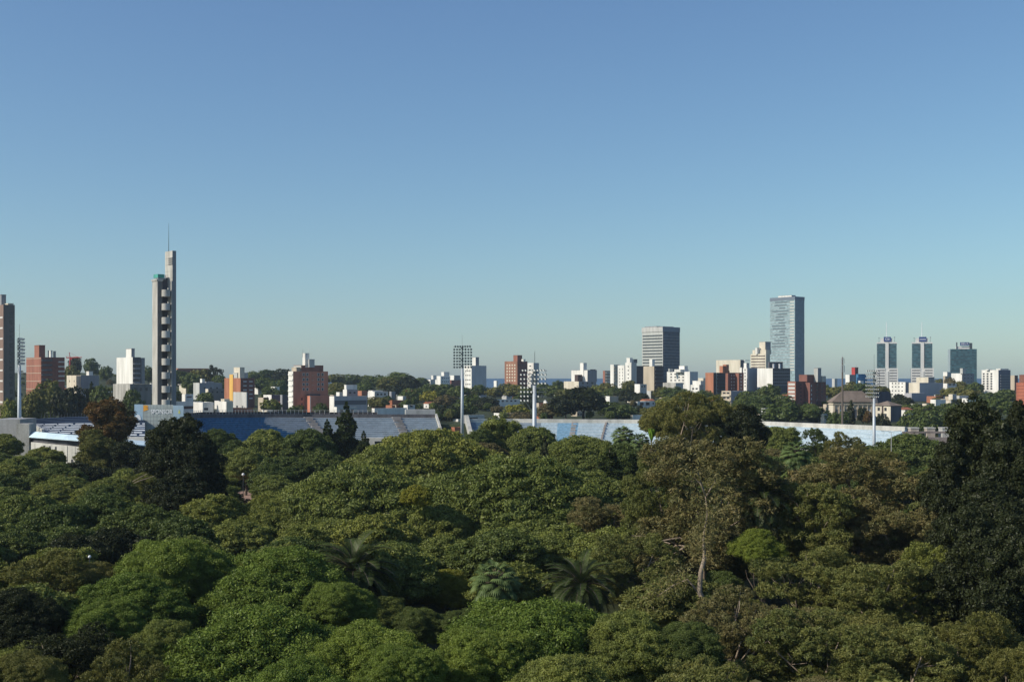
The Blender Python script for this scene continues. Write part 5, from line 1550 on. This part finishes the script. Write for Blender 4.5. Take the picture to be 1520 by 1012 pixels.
def palm_tree(px, py, Y, kind, sc, label, zc=None):
    c = wp(px, py, Y); g = ground(c.x, Y)
    me, tm, sk = PALMS[kind]
    H0 = 9 if kind == 'date' else 14
    top = 4.6 * .72 if kind == 'date' else 2.6 * .8
    root = empty('palm_tree', (c.x, Y, g), random.uniform(0, 6)); tag(root, label, 'palm tree')
    hz = (c.z - g) / (H0 + top) / 1.0
    root.scale = (sc, sc, sc)
    # keep the fronds true to size: sink or raise the foot instead of stretching the crown
    root.location.z = c.z - (H0 + top) * sc
    t = link('trunk', tm, root); cr_ = link('crown', me, root)
    if not me.materials: me.materials.append(LF['palm' if kind == 'date' else 'palm_light'])
    if root.location.z > g:
        e = MB().tube([(0, 0, (g - root.location.z) / sc - 1), (0, 0, .1)], [.5, .5], 10).build('trunk_foot', BARK, root)
    if sk: link('dead_fronds', sk, root)
    HAND.append((c.x, Y, 5.0 * sc)); HAND.append((c.x * (Y - 12) / Y, Y - 12, 5))
    return root

# ---- front row
tree(265, 806, 180, 150, 'near', 'tipa_bright', 'bright green domed tree directly below the dark conifer, lower left')
tree(195, 856, 190, 136, 'near', 'tipa_bright', 'bright green domed tree left of and below the one under the dark conifer')
tree(150, 898, 130, 122, 'near', 'tipa_bright', 'bright green tree at the lower left beside the dark olive crown')
tree(420, 820, 250, 146, 'near', 'tipa_bright', 'bright green domed tree left of the palm with upright fronds')
tree(505, 868, 110, 138, 'near', 'tipa_bright', 'bright green tree directly in front of the palm with upright fronds')
tree(385, 910, 320, 111, 'near', 'tipa_bright', 'broad bright green dome at the bottom left of centre')
tree(540, 934, 190, 105, 'near', 'tipa_bright', 'broad bright green dome at the bottom just left of the dark cleft')
tree(245, 925, 130, 110, 'near', 'tipa', 'darker green tree at the bottom between two bright domes, lower left')
tree(590, 965, 130, 98, 'near', 'tipa_bright', 'small bright green dome on the bottom edge left of centre')
tree(440, 985, 200, 90, 'near', 'tipa_bright', 'bright green crown cut by the bottom edge under the broad domes')
tree(810, 900, 300, 113, 'near', 'tipa_bright', 'broad green dome at the bottom below the yellow-olive tree')
tree(930, 915, 180, 108, 'near', 'tipa', 'green dome at the bottom beside the leaning pale trunk')
tree(710, 940, 160, 104, 'near', 'tipa_bright', 'green dome on the bottom edge right of the dark cleft')
tree(840, 980, 200, 92, 'near', 'tipa', 'darker green crown cut by the bottom edge right of centre')
tree(60, 826, 170, 146, 'gum', 'olive', 'dull olive loose tree at the left edge, lower left')
tree(130, 840, 110, 150, 'near', 'olive', 'olive green round tree touching the globe lamp, lower left')
tree(20, 880, 150, 120, 'near', 'dark', 'dark crown cut by the left edge, lower left')
tree(95, 930, 170, 105, 'gum', 'dark', 'dark ragged tree in the bottom left corner')
tree(190, 960, 150, 98, 'gum', 'olive', 'brownish olive ragged tree on the bottom edge, lower left')
tree(30, 975, 130, 92, 'near', 'olive', 'olive crown in the very bottom left corner')
# ---- left middle
tree(150, 738, 130, 215, 'mid', 'deep', 'dark green tree in the left thicket, below the yellow-olive bush')
tree(215, 755, 130, 205, 'mid', 'deep', 'dark green tree in the left thicket, just left of the conifer foot')
tree(85, 752, 120, 205, 'mid', 'deep', 'dark green tree in the left thicket, left of the thicket middle')
tree(265, 770, 120, 190, 'mid', 'deep', 'dark green tree at the foot of the dark conifer')
tree(170, 790, 130, 180, 'mid', 'dark', 'darkest tree in the left thicket above the bright domes')
tree(30, 738, 110, 220, 'mid', 'tipa', 'green tree at the left edge below the pair of globe lamps')
tree(20, 790, 110, 185, 'mid', 'deep', 'green crown cut by the left edge under the thicket')
tree(110, 800, 120, 172, 'mid', 'dark', 'dark low tree between thicket and olive tree at left')
tree(5, 646, 60, 400, 'mid', 'tipa_olive', 'yellowish green tree on the left edge below the stadium end block')
tree(40, 680, 90, 360, 'mid', 'tipa', 'green tree below the curved stadium wall at the left')
tree(75, 690, 60, 330, 'gum', 'olive', 'thin greyish bush in front of the curved stadium wall')
tree(110, 690, 100, 320, 'mid', 'dark', 'dark bush below the small windows of the curved stadium wall')
tree(95, 708, 70, 300, 'mid', 'olive', 'olive bush in the middle of the left thicket edge')
tree(205, 700, 80, 290, 'gum', 'tipa_olive', 'yellow-olive bush left of the dark conifer')
tree(160, 712, 90, 280, 'mid', 'tipa_olive', 'olive green bush left of the yellow-olive bush')
tree(160, 588, 82, 370, 'tall', 'rust', 'rust brown tree left of the sponsor billboard')
tree(140, 640, 80, 350, 'tall', 'olive', 'dark olive tree below the rust brown tree')
tree(190, 650, 80, 345, 'tall', 'dark', 'dark green tree between the rust brown tree and the conifer')
tree(232, 640, 60, 300, 'tall', 'dark', 'dark ivy-covered tree left of the conifer stem')
tree(266, 612, 104, 250, 'tall', 'dark', 'big black-green conifer-like tree in front of the sponsor billboard', spin=1.0)
tree(300, 660, 80, 245, 'tall', 'dark', 'black-green lower half of the tree mass right of the big conifer')
tree(272, 690, 90, 235, 'tall', 'dark', 'black-green tree under the big conifer above the thicket')
tree(322, 640, 64, 380, 'mid', 'deep', 'mid green tree behind the conifer below the shaded blue seats')
tree(345, 655, 60, 360, 'tall', 'deep', 'dark green slim tree right of the conifer')
# ---- middle canopy
tree(395, 641, 96, 370, 'mid', 'tipa', 'tall green tree below the shaded blue seats, left of two')
tree(455, 640, 90, 365, 'mid', 'deep', 'dark green tree below the shaded blue seats, right of two')
tree(365, 668, 80, 340, 'mid', 'tipa', 'green tree with drooping side beside the plaza')
tree(425, 680, 90, 325, 'mid', 'deep', 'shaded green tree right of the thin street lamp pole')
tree(480, 672, 80, 330, 'mid', 'deep', 'shaded green tree below the layered conifer foot')
tree(514, 597, 62, 390, 'layered', 'conifer', 'layered conifer with clumped branches standing before the white-striped seats', name='conifer_tree')
tree(486, 622, 44, 385, 'layered', 'conifer', 'smaller layered conifer left of the clumped one', name='conifer_tree')
tree(540, 640, 40, 385, 'layered', 'conifer', 'small feathery conifer right of the clumped one', name='conifer_tree')
for px, py, w_, Y, kd, lf, lb in (
    (635, 648, 270, 305, 'broad', 'tipa_olive', 'very wide umbrella tree on the canopy crest below the gap between the stands'),
    (540, 700, 290, 232, 'broad', 'tipa', 'very wide umbrella tree behind the palm with upright fronds'),
    (765, 688, 300, 222, 'broad', 'tipa', 'widest umbrella tree in the heart of the middle canopy'),
    (865, 654, 170, 325, 'broad', 'tipa', 'wide umbrella tree below the pale blue seats, left of the fan palms'),
    (430, 742, 170, 228, 'broad', 'tipa_olive', 'wide yellowish umbrella tree touching the right edge of the paved plaza'),
    (565, 668, 110, 290, 'mid', 'tipa', 'domed tree right of the small feathery conifer'),
    (455, 785, 110, 200, 'mid', 'tipa', 'domed tree left of and behind the palm with upright fronds'),
    (600, 782, 110, 205, 'mid', 'tipa_olive', 'domed tree right of and behind the palm with upright fronds'),
    (660, 800, 110, 190, 'mid', 'tipa', 'domed tree left of and behind the yellow-olive dome'),
    (735, 788, 130, 188, 'mid', 'tipa', 'domed tree above the yellow-olive dome'),
    (810, 800, 110, 182, 'mid', 'tipa', 'domed tree left of the drooping palm'),
    (880, 705, 100, 240, 'mid', 'tipa', 'domed tree below the flat-boughed cedar'),
    (595, 842, 110, 168, 'near', 'tipa', 'domed tree between the upright palm and the yellow-olive dome'),
    (625, 905, 90, 138, 'near', 'deep', 'dark tree in the cleft below the yellow-olive dome'),
    (575, 888, 90, 148, 'near', 'tipa', 'green tree left of the dark cleft near the bottom'),
    (700, 905, 80, 136, 'near', 'deep', 'dark low tree under the round-headed palm'),
    (920, 662, 90, 320, 'mid', 'deep', 'green tree left of the fan palms')):
    tree(px, py, w_, Y, kd, lf, lb)
tree(345, 735, 50, 290, 'tall', 'dark', 'dark slender tree standing on the left edge of the paved plaza')
tree(338, 752, 60, 262, 'tall', 'dark', 'dark ragged tree half covering the paved plaza below the conifer')
tree(740, 615, 90, 390, 'tall', 'tipa', 'round bright green tree hiding the left of the pale blue seats')
tree(790, 636, 80, 385, 'mid', 'tipa', 'green tree at the foot of the lit floodlight mast')
tree(715, 640, 50, 380, 'mid', 'deep', 'small dark tree left of the round bright green one')
tree(722, 660, 90, 330, 'mid', 'purple', 'purple brown tree in the middle canopy')
tree(809, 655, 20, 285, 'column', 'dark', 'small dark cypress in the middle canopy', name='cypress_tree')
tree(618, 722, 50, 205, 'mid', 'yellow', 'small yellow leaved tree in the middle canopy')
tree(662, 848, 110, 165, 'near', 'yellow', 'yellow-olive domed tree left of the round-headed palm')
tree(905, 664, 100, 250, 'layered', 'conifer', 'dark cedar with flat layered boughs and a pale stem right of centre', name='conifer_tree')
palm_tree(525, 797, 152, 'date', 1.35, 'palm with upright fronds rising between bright green domes')
palm_tree(862, 826, 152, 'date', 1.15, 'palm with drooping fronds left of the leaning pale trunk')
palm_tree(1132, 704, 168, 'date', 1.12, 'dark date palm right of the tall gum tree')
palm_tree(1182, 656, 250, 'fan', 1.25, 'fan palm with a skirt of dead fronds behind the right gum tree')
palm_tree(735, 836, 150, 'fan', 1.2, 'round-headed palm with orange dead fronds right of the yellow-olive dome')
palm_tree(925, 634, 330, 'fan', 1.3, 'fan palm with dead fronds below the end of the pale blue seats, left of two')
palm_tree(950, 644, 325, 'fan', 1.1, 'fan palm below the olive tree, right of two')
# banana-like plant
c = wp(967, 634, 320); g = ground(c.x, c.y)
r = empty('banana_plant', (c.x, c.y, g)); tag(r, 'bright yellow-green upright leafed plant right of the two fan palms', 'plant')
mb = MB(); hh = c.z - g
MB().tube([(0, 0, -.5), (0, 0, hh - 3.5)], [.3, .2], 8).build('stem', BARK, r)
for k in range(9):
    a = k * 2.4; l_ = 3.5 + (k % 3) * .5; sd = Vector((-math.sin(a), math.cos(a), 0)) * .5; o_ = Vector((math.cos(a), math.sin(a), 0))
    p0 = Vector((0, 0, hh - 4)); p1 = p0 + o_ * .6 + Vector((0, 0, l_ * .5)); p2 = p0 + o_ * 1.0 + Vector((0, 0, l_))
    mb.face([p0 - sd * .3, p0 + sd * .3, p1 + sd, p1 - sd]).face([p1 - sd, p1 + sd, p2 + sd * .2, p2 - sd * .2])
mb.build('leaves', LF['banana'], r)
HAND.append((c.x, c.y, 3))
# ---- right middle and right
tree(1012, 585, 120, 300, 'gum', 'olive', 'tall olive tree in the middle of the pale stand, left half')
tree(1062, 590, 110, 310, 'gum', 'olive', 'tall olive tree in the middle of the pale stand, right half')
tree(1098, 604, 90, 305, 'tall', 'dark', 'dark tree hiding the pale stand right of the tall olive tree')
tree(985, 605, 80, 330, 'mid', 'olive', 'olive tree left of the tall olive tree')
tree(1150, 636, 80, 380, 'mid', 'tipa', 'round green tree below the right part of the pale seats')
tree(1211, 634, 44, 350, 'gum', 'deep', 'small dark umbrella pine below the right part of the pale seats')
tree(1258, 642, 70, 340, 'gum', 'olive', 'sparse yellow-olive tree left of the right floodlight mast foot')
tree(1310, 668, 70, 320, 'gum', 'olive', 'sparse olive tree below the right floodlight mast')
tree(1352, 648, 130, 370, 'mid', 'deep', 'dark green domed tree behind the twin-armed street lamp')
tree(1330, 690, 90, 320, 'mid', 'deep', 'dark green tree below the twin-armed street lamp')
tree(1200, 680, 90, 300, 'mid', 'tipa', 'green tree around the fan palm with the skirt')
tree(1140, 680, 80, 290, 'mid', 'deep', 'dark tree behind the dark date palm')
tree(1045, 642, 240, 172, 'gum', 'gum', 'tall brownish gum tree with pale forked limbs right of centre')
tree(985, 680, 130, 185, 'gum', 'gum_green', 'green-brown gum tree left of the tall brownish one')
tree(895, 742, 130, 195, 'gum', 'gum', 'brown gum tree behind the drooping palm')
tree(950, 790, 150, 160, 'gum', 'gum_green', 'olive gum tree left of the leaning pale trunk')
tree(1270, 666, 230, 178, 'gum', 'gum', 'tall brownish gum tree below the pale seats at the right')
tree(1215, 720, 150, 168, 'gum', 'gum_green', 'green-brown gum tree between the date palm and the right gum tree')
tree(1335, 745, 170, 165, 'gum', 'gum', 'brown gum tree left of the big dark tree')
tree(1190, 810, 170, 140, 'gum', 'gum_green', 'olive gum tree right of the lime green dome')
tree(1300, 835, 190, 130, 'gum', 'gum_green', 'olive gum tree in the lower right')
tree(1385, 800, 130, 145, 'gum', 'tipa_olive', 'pale olive dome left of the foot of the big dark tree')
tree(1090, 880, 170, 118, 'gum', 'gum', 'brown gum tree at the bottom right of the leaning pale trunk')
tree(1010, 930, 130, 108, 'near', 'deep', 'dark green tree at the foot of the leaning pale trunk')
tree(1210, 915, 210, 108, 'gum', 'gum_green', 'olive ragged tree on the bottom edge, lower right')
tree(1340, 925, 200, 104, 'gum', 'gum_green', 'olive ragged tree on the bottom edge further right')
tree(1440, 745, 120, 128, 'tall', 'dark', 'black-green tree low on the right below the big dark tree')
tree(1495, 770, 130, 120, 'tall', 'dark', 'black-green tree on the right edge below the dark ivy mass')
tree(1450, 905, 150, 108, 'gum', 'olive', 'dull olive tree near the bottom right corner')
tree(1500, 960, 120, 98, 'gum', 'olive', 'olive bush in the very bottom right corner')
tree(1060, 975, 180, 92, 'gum', 'gum_green', 'olive ragged crown cut by the bottom edge right of centre')
tree(1124, 788, 86, 160, 'near', 'lime', 'lime green domed tree under the dark date palm')
tree(1452, 584, 150, 172, 'tall', 'dark', 'big black-green tree at the right edge rising above the skyline')
tree(1420, 660, 110, 165, 'tall', 'dark', 'black-green tree on the left flank of the big dark tree')
tree(1500, 640, 120, 160, 'tall', 'dark', 'black-green tree cut by the right edge')
tree(1470, 720, 140, 148, 'tall', 'dark', 'black-green tree in front of the big dark tree')
tree(1410, 760, 80, 155, 'tall', 'dark', 'black-green lower tree left below the big dark tree')
tree(1518, 598, 50, 175, 'tall', 'dark', 'black-green tree on the right edge hiding the foot of the plain red brick block')
tree(1505, 800, 90, 135, 'near', 'dark', 'dark ivy mass on the right edge below the big dark tree')
tree(1086, 812, 90, 182, 'mid', 'gum_green', 'low green tree behind the leaning pale trunk, left of the lime green dome')
tree(1075, 850, 60, 160, 'mid', 'deep', 'dark low tree beside the leaning pale trunk')
# leaning pale trunk
def pale_stem():
    Y = 140; pts = [(1066, 945), (1050, 905), (1038, 878), (1040, 850), (1046, 828), (1044, 800), (1050, 762), (1047, 735)]
    P = [wp(px, py, Y - .0) for px, py in pts]
    base = Vector((P[0].x, Y, 0)); 
    r = empty('gum_tree', base); tag(r, 'bare leaning pale gum trunk with forked white limbs in front of the brown gum trees', 'tree')
    P = [p - base for p in P]
    P = [Vector((P[0].x + 1.5, .3, -1))] + P
    mb = MB().tube(P, [.50, .38, .33, .33, .29, .24, .13, .08, .06], 10)
    mb.build('trunk', PALEBARK, r, True)
    f = [wp(px, py, Y) - base for px, py in ((1047, 735), (1040, 718), (1030, 708))]
    MB().tube(f, [.12, .08, .03], 6).build('limb', PALEBARK, r, True)
    f = [wp(px, py, Y) - base for px, py in ((1048, 737), (1055, 725), (1062, 712))]
    MB().tube(f, [.11, .08, .03], 6).build('limb', PALEBARK, r, True)
    f = [wp(px, py, Y) - base for px, py in ((1037, 878), (1020, 860), (1000, 868), (975, 885))]
    MB().tube(f, [.2, .14, .08, .03], 6).build('limb', PALEBARK, r, True)
    f = [wp(px, py, Y) - base for px, py in ((1056, 925), (1036, 930), (1012, 922))]
    MB().tube(f, [.22, .15, .06], 6).build('limb', PALEBARK, r, True)
    # its own leaf sprays round the limb ends
    ends = [wp(px, py, Y) - base for px, py in ((1030, 706), (1062, 710), (1000, 866), (1046, 790), (975, 885), (1010, 850), (1048, 770), (1040, 812), (1052, 750))]
    Ps = []; Ns = []; 
    for e in ends:
        k = 260
        Ps.append(np.array(e) + rng.normal(size=(k, 3)) * np.array([1.0, 1.0, .8])); Ns.append(norm(rng.normal(size=(k, 3))))
    me = leaves_to_mesh('crown', np.vstack(Ps), np.vstack(Ns), .5, .13, up=(.45, (0, 0, -1)))
    me.materials.append(LF['gum'])
    link('crown', me, r)
    HAND.append((base.x, Y, 3))
pale_stem()
# slanting dry branches left of the conifer
def dry_branch():
    Y = 285; c = wp(176, 727, Y); g = ground(c.x, Y)
    r = empty('dry_branch', (c.x, Y, c.z)); tag(r, 'bare pale slanting branches sticking out of the yellow-olive bush at left', 'branch')
    q = lambda px, py: wp(px, py, Y) - c
    MB().tube([Vector((-3, 0, -4)), q(176, 727), q(205, 714), q(230, 706)], [.16, .13, .1, .05], 6).build('limb', PALEBARK, r)
    MB().tube([q(180, 724), q(208, 708), q(230, 697)], [.1, .08, .04], 6).build('limb', PALEBARK, r)
dry_branch()

# ---- understory so that no bare ground shows between the big trees
def under():
    r = random.Random(77)
    Y = 72.0
    while Y < 415:
        st = 13 + Y * .016
        half = .45 * Y + 14
        X = -half + r.uniform(0, st)
        while X < half:
            x = X + r.uniform(-3, 3); y = Y + r.uniform(-3, 3); R = r.uniform(6.0, 8.0); H = r.uniform(8.5, 11.5); q = r.random()
            X += st
            if any((x - hx) ** 2 + (y - hy) ** 2 < (hr * .75 + 2.0) ** 2 for hx, hy, hr in HAND): continue
            px = CX + FPX * x / y
            if (322 < px < 402 and 225 < y < 330) or (px < 130 and y > 395) or (y < 150 and 210 < px < 1000): continue
            lf = ['tipa', 'deep', 'tipa', 'tipa_olive'][int(q * 4)] if px < 930 else ['gum_green', 'deep', 'olive', 'gum'][int(q * 4)]
            plant('mid' if y > 130 else 'near', lf, x, y, ground(x, y), R, H,
                  'lower tree filling the park canopy between the taller crowns', 'tree', 'tree', 'lower trees of the park canopy')
        Y += st
under()

# ---- city trees behind the stadium
def far(px, py, wpx, Y, leaf, label, kind='far', name='tree', group=None):
    c = wp(px, py, Y); g = ground(c.x, Y); R = wpx / FPX * Y / 2
    H = c.z - g
    if H < R * 1.1: g = c.z - R * 1.1; H = R * 1.1
    return plant(kind, leaf, c.x, Y, g, R, H, label, name, 'tree', group)
G1 = 'trees on the skyline ridge'
sky_left = [(112, 532, 22, 1400, 'dark'), (136, 534, 26, 1380, 'deep'), (158, 545, 22, 1300, 'deep'), (106, 545, 26, 1250, 'olive'), (220, 546, 20, 1300, 'deep'),
    (268, 552, 40, 1250, 'deep'), (300, 551, 46, 1240, 'olive'), (285, 556, 36, 1150, 'deep'), (325, 560, 34, 1180, 'deep'),
    (378, 553, 34, 1500, 'deep'), (400, 550, 40, 1500, 'deep'), (418, 549, 36, 1480, 'dark'), (392, 562, 40, 1250, 'deep'), (415, 566, 34, 1200, 'deep'), (425, 560, 26, 1250, 'dark'),
    (496, 556, 30, 1500, 'olive'), (520, 557, 40, 1550, 'deep'), (545, 558, 34, 1550, 'deep'), (500, 570, 40, 1150, 'olive'), (560, 559, 40, 1350, 'deep'),
    (590, 554, 50, 1300, 'deep'), (606, 560, 40, 1250, 'dark'), (575, 562, 40, 1250, 'olive'), (625, 562, 30, 1500, 'deep'), (540, 570, 40, 1150, 'deep'),
    (585, 574, 40, 1150, 'dark'), (610, 578, 46, 1080, 'deep'), (640, 571, 40, 1200, 'deep'), (660, 572, 40, 1200, 'deep'), (680, 575, 36, 1150, 'deep')]
for i, (px, py, w_, Y, lf) in enumerate(sky_left):
    far(px, py, w_, Y, lf, 'dark round tree in the skyline tree belt left of the dark floodlight mast', group=G1)
G2 = 'trees on the right skyline'
sky_right = [(712, 572, 30, 1200, 'deep'), (735, 576, 30, 1150, 'olive'), (752, 570, 30, 1250, 'olive'), (700, 588, 46, 950, 'deep'), (720, 592, 40, 930, 'dark'),
    (765, 572, 40, 1150, 'olive'), (785, 576, 40, 1100, 'deep'), (805, 570, 34, 1250, 'deep'), (825, 574, 40, 1200, 'deep'), (830, 566, 22, 1450, 'deep'), (845, 578, 40, 1100, 'olive'),
    (870, 578, 46, 1100, 'deep'), (890, 572, 30, 1250, 'tipa_olive'), (900, 570, 34, 1250, 'olive'), (912, 577, 36, 1150, 'deep'), (934, 566, 26, 1250, 'olive'), (930, 580, 40, 1080, 'dark'),
    (950, 584, 30, 1050, 'dark'), (985, 576, 34, 1100, 'olive'), (1005, 577, 46, 1050, 'deep'), (1020, 584, 40, 1000, 'deep'), (990, 590, 36, 950, 'tipa_olive'), (1045, 580, 30, 1100, 'deep'),
    (1110, 583, 46, 960, 'deep'), (1140, 573, 40, 1020, 'deep'), (1130, 588, 50, 900, 'deep'), (1160, 588, 46, 900, 'deep'), (1170, 598, 46, 850, 'dark'), (1120, 600, 40, 850, 'deep'), (1100, 594, 34, 880, 'deep'),
    (1242, 575, 40, 1150, 'olive'), (1265, 568, 30, 1250, 'olive'), (1280, 570, 36, 1200, 'deep'), (1225, 572, 20, 1300, 'deep'), (1300, 574, 30, 1100, 'olive'), (1315, 576, 16, 1100, 'olive'),
    (1395, 564, 20, 1400, 'olive'), (1410, 562, 20, 1300, 'purple'), (1425, 568, 26, 1200, 'olive'), (1445, 570, 34, 1150, 'deep'), (1415, 576, 36, 1100, 'olive'), (1440, 580, 46, 1050, 'olive'), (1470, 584, 40, 1000, 'deep'), (1495, 580, 40, 1050, 'deep'),
    (1385, 602, 46, 850, 'deep'), (1360, 600, 40, 860, 'deep'), (1410, 600, 46, 850, 'deep'), (1340, 590, 36, 930, 'dark')]
for (px, py, w_, Y, lf) in sky_right:
    far(px, py, w_, Y, lf, 'round city tree in the belt below the towers, right of the dark mast', group=G2)
# singled-out city trees
far(866, 579, 78, 800, 'dark', 'big dark rounded tree standing behind the pale blue seats right of the lit mast')
far(840, 590, 50, 790, 'dark', 'dark tree on the left shoulder of the big dark rounded tree')
far(815, 600, 46, 800, 'purple', 'brownish grey tree between the lit mast and the big dark rounded tree')
far(768, 602, 46, 850, 'yellow', 'yellow-green tree left of the lit floodlight mast')
far(772, 612, 40, 790, 'purple', 'dull brown bush just above the pale seats left of the lit mast')
far(640, 582, 36, 1000, 'yellow', 'yellow tree below the skyline left of the dark floodlight mast')
far(660, 588, 36, 950, 'purple', 'brown tree right of the yellow tree')
far(560, 590, 36, 930, 'olive', 'olive brown tree right of the long grey warehouse')
far(605, 594, 26, 900, 'deep', 'small dark tree left of the grey stand wall top')
far(665, 604, 56, 800, 'dark', 'dark tree left of the dark floodlight mast foot')
far(690, 600, 40, 810, 'deep', 'dark tree right behind the dark floodlight mast foot')
far(645, 612, 30, 780, 'deep', 'dark bush at the end of the left stand')
far(925, 602, 50, 800, 'deep', 'green tree behind the pale seats left of the carport house')
far(905, 598, 46, 860, 'deep', 'green tree below the low pale house left of the carport')
far(960, 606, 30, 850, 'olive', 'yellowish bush below the carport house')
far(1165, 600, 70, 770, 'deep', 'wide dark tree standing right behind the pale seats left of the classical building')
far(1205, 604, 56, 770, 'deep', 'dark tree in front of the red brown brick block')
far(1240, 614, 30, 735, 'deep', 'small green tree before the left end of the classical building')
far(1252, 612, 22, 730, 'deep', 'small green tree before the pilasters of the classical building')
far(1263, 598, 13, 740, 'dark', 'dark cypress in front of the classical building', kind='column', name='cypress_tree')
far(1280, 606, 20, 735, 'dark', 'dark slim tree in front of the classical building', kind='far')
far(1288, 612, 16, 730, 'rust', 'reddish shrub in front of the classical building')
far(1310, 618, 26, 720, 'dark', 'dark bush between the classical building and its wing')
far(1385, 610, 60, 700, 'deep', 'dark palm-like tree above the concrete piers')
far(1355, 612, 50, 720, 'deep', 'dark tree right of the classical wing')
far(1420, 606, 50, 720, 'deep', 'dark tree left of the big black-green tree above the piers')
far(75, 570, 52, 760, 'olive', 'big olive tree in front of the brick apartment block')
far(50, 584, 44, 720, 'olive', 'olive tree between the grey brown tower and the big olive tree')
far(105, 578, 50, 740, 'dark', 'dark tree right of the big olive tree')
far(136, 566, 30, 800, 'conifer', 'dark spreading cedar before the cream stepped house', kind='layered', name='conifer_tree')
far(150, 576, 40, 780, 'deep', 'green tree right of the spreading cedar')
far(15, 596, 36, 640, 'tipa_olive', 'yellow-green tree at the foot of the grey brown tower')
far(195, 584, 40, 740, 'deep', 'green tree in front of the low bare concrete block')
far(260, 580, 24, 1000, 'deep', 'small dark tree right behind the stadium tower')
far(320, 542, 24, 1200, 'dark', 'sparse lacy tree with bare twigs on the skyline left of the orange block', kind='gum')
far(305, 584, 30, 900, 'deep', 'round green tree in front of the grey flat-roofed house')
far(402, 594, 36, 850, 'tipa_olive', 'yellowish tree above the shaded blue seats left of the big brick block')
far(400, 576, 34, 1050, 'deep', 'green tree behind the white house left of the big brick block')
far(476, 600, 24, 815, 'deep', 'green bush on the annex of the big brick block')
far(434, 604, 20, 800, 'deep', 'small green bush at the corner of the big brick block')
far(420, 580, 26, 950, 'deep', 'dark tree left of the white edge of the big brick block')
far(1440, 600, 60, 760, 'deep', 'green tree behind the big black-green tree')
far(1480, 592, 50, 800, 'deep', 'green tree between the big black-green tree and the white high-rise')
# fillers among the houses
def city_fill():
    r = random.Random(78); Gf = 'street trees among the low houses'
    for Y, st in ((775, 14), (840, 17), (900, 18), (970, 19), (1050, 20), (1140, 22), (1240, 25), (1360, 28), (1500, 32), (1680, 38), (1900, 45)):
        X = -.46 * Y
        while X < .46 * Y:
            x = X + r.uniform(-8, 8); y = Y + r.uniform(-25, 25); skip = r.random(); R = r.uniform(2.8, 6.0); H = r.uniform(4.5, 8.5); q = r.random(); q2 = r.random()
            X += st
            px = CX + FPX * x / y
            if skip < (.5 if px < 620 and Y < 1050 else .25): continue
            if 270 < px < 620 and y < 830: continue
            if 1222 < px < 1345 and y < 860: continue
            g = ground(x, y)
            ptop = HY + FPX * (HC - g - H) / y
            lim = 574 if px > 690 else 560
            if ptop < lim: H = max(3, H - (lim - ptop) * y / FPX)
            lf = ['deep', 'tipa', 'dark', 'olive', 'deep', 'tipa_olive', 'purple', 'olive'][int(q * 8)] if q2 < .6 else ['deep', 'dark', 'deep', 'tipa'][int(q * 4)]
            plant('far', lf, x, y, g, R, H, 'low round street tree among the small houses behind the stadium', 'tree', 'tree', Gf)
city_fill()

# ---- the trees nobody could tell apart, as one mass
def mass():
    if not MASS: return
    cache = {}
    Vs = []; Fs = []; va = []; mi = []; off_ = 0; names = []
    for cm, leaf, X, Y, z, s_, sz, sp in MASS:
        if cm.name not in cache:
            v = np.empty(len(cm.vertices) * 3, np.float32); cm.vertices.foreach_get('co', v)
            f = np.empty(len(cm.loops), np.int32); cm.loops.foreach_get('vertex_index', f)
            a = np.empty(len(cm.polygons), np.float32); cm.attributes['var'].data.foreach_get('value', a)
            cache[cm.name] = (v.reshape(-1, 3), f.reshape(-1, 4), a)
        v, f, a = cache[cm.name]
        if leaf not in names: names.append(leaf)
        c, s = math.cos(sp), math.sin(sp)
        w_ = np.stack([(v[:, 0] * c - v[:, 1] * s) * s_ + X, (v[:, 0] * s + v[:, 1] * c) * s_ + Y, v[:, 2] * sz + z], 1)
        Vs.append(w_); Fs.append(f + off_); va.append(a); mi.append(np.full(len(f), names.index(leaf), np.int32)); off_ += len(v)
    V = np.vstack(Vs); F = np.vstack(Fs)
    me = bpy.data.meshes.new('tree_mass')
    me.vertices.add(len(V)); me.vertices.foreach_set('co', V.astype(np.float32).ravel())
    m = len(F)
    me.loops.add(m * 4); me.loops.foreach_set('vertex_index', F.astype(np.int32).ravel())
    me.polygons.add(m); me.polygons.foreach_set('loop_start', np.arange(0, m * 4, 4, dtype=np.int32))
    for n_ in names: me.materials.append(LF[n_])
    me.polygons.foreach_set('material_index', np.concatenate(mi))
    at = me.attributes.new('var', 'FLOAT', 'FACE'); at.data.foreach_set('value', np.concatenate(va).astype(np.float32))
    me.update()
    o = link('tree_mass', me); tag(o, 'mass of small dark trees among the far houses and under the park crowns', 'trees', kind='stuff')
mass()

# ---- thin morning haze over the city
hz = MB().box(-4000, 4000, -300, 4200, -31, 320)
hm = bpy.data.materials.new("haze"); hm.use_nodes = True
nt = hm.node_tree; nt.nodes.remove(nt.nodes["Principled BSDF"])
pv = nt.nodes.new("ShaderNodeVolumePrincipled"); pv.inputs["Color"].default_value = (0.72, 0.86, 1.0, 1); pv.inputs["Density"].default_value = HAZE
pv.inputs["Anisotropy"].default_value = 0.2
nt.links.new(pv.outputs[0], nt.nodes["Material Output"].inputs["Volume"])
tag(hz.build("haze", hm), kind='stuff')
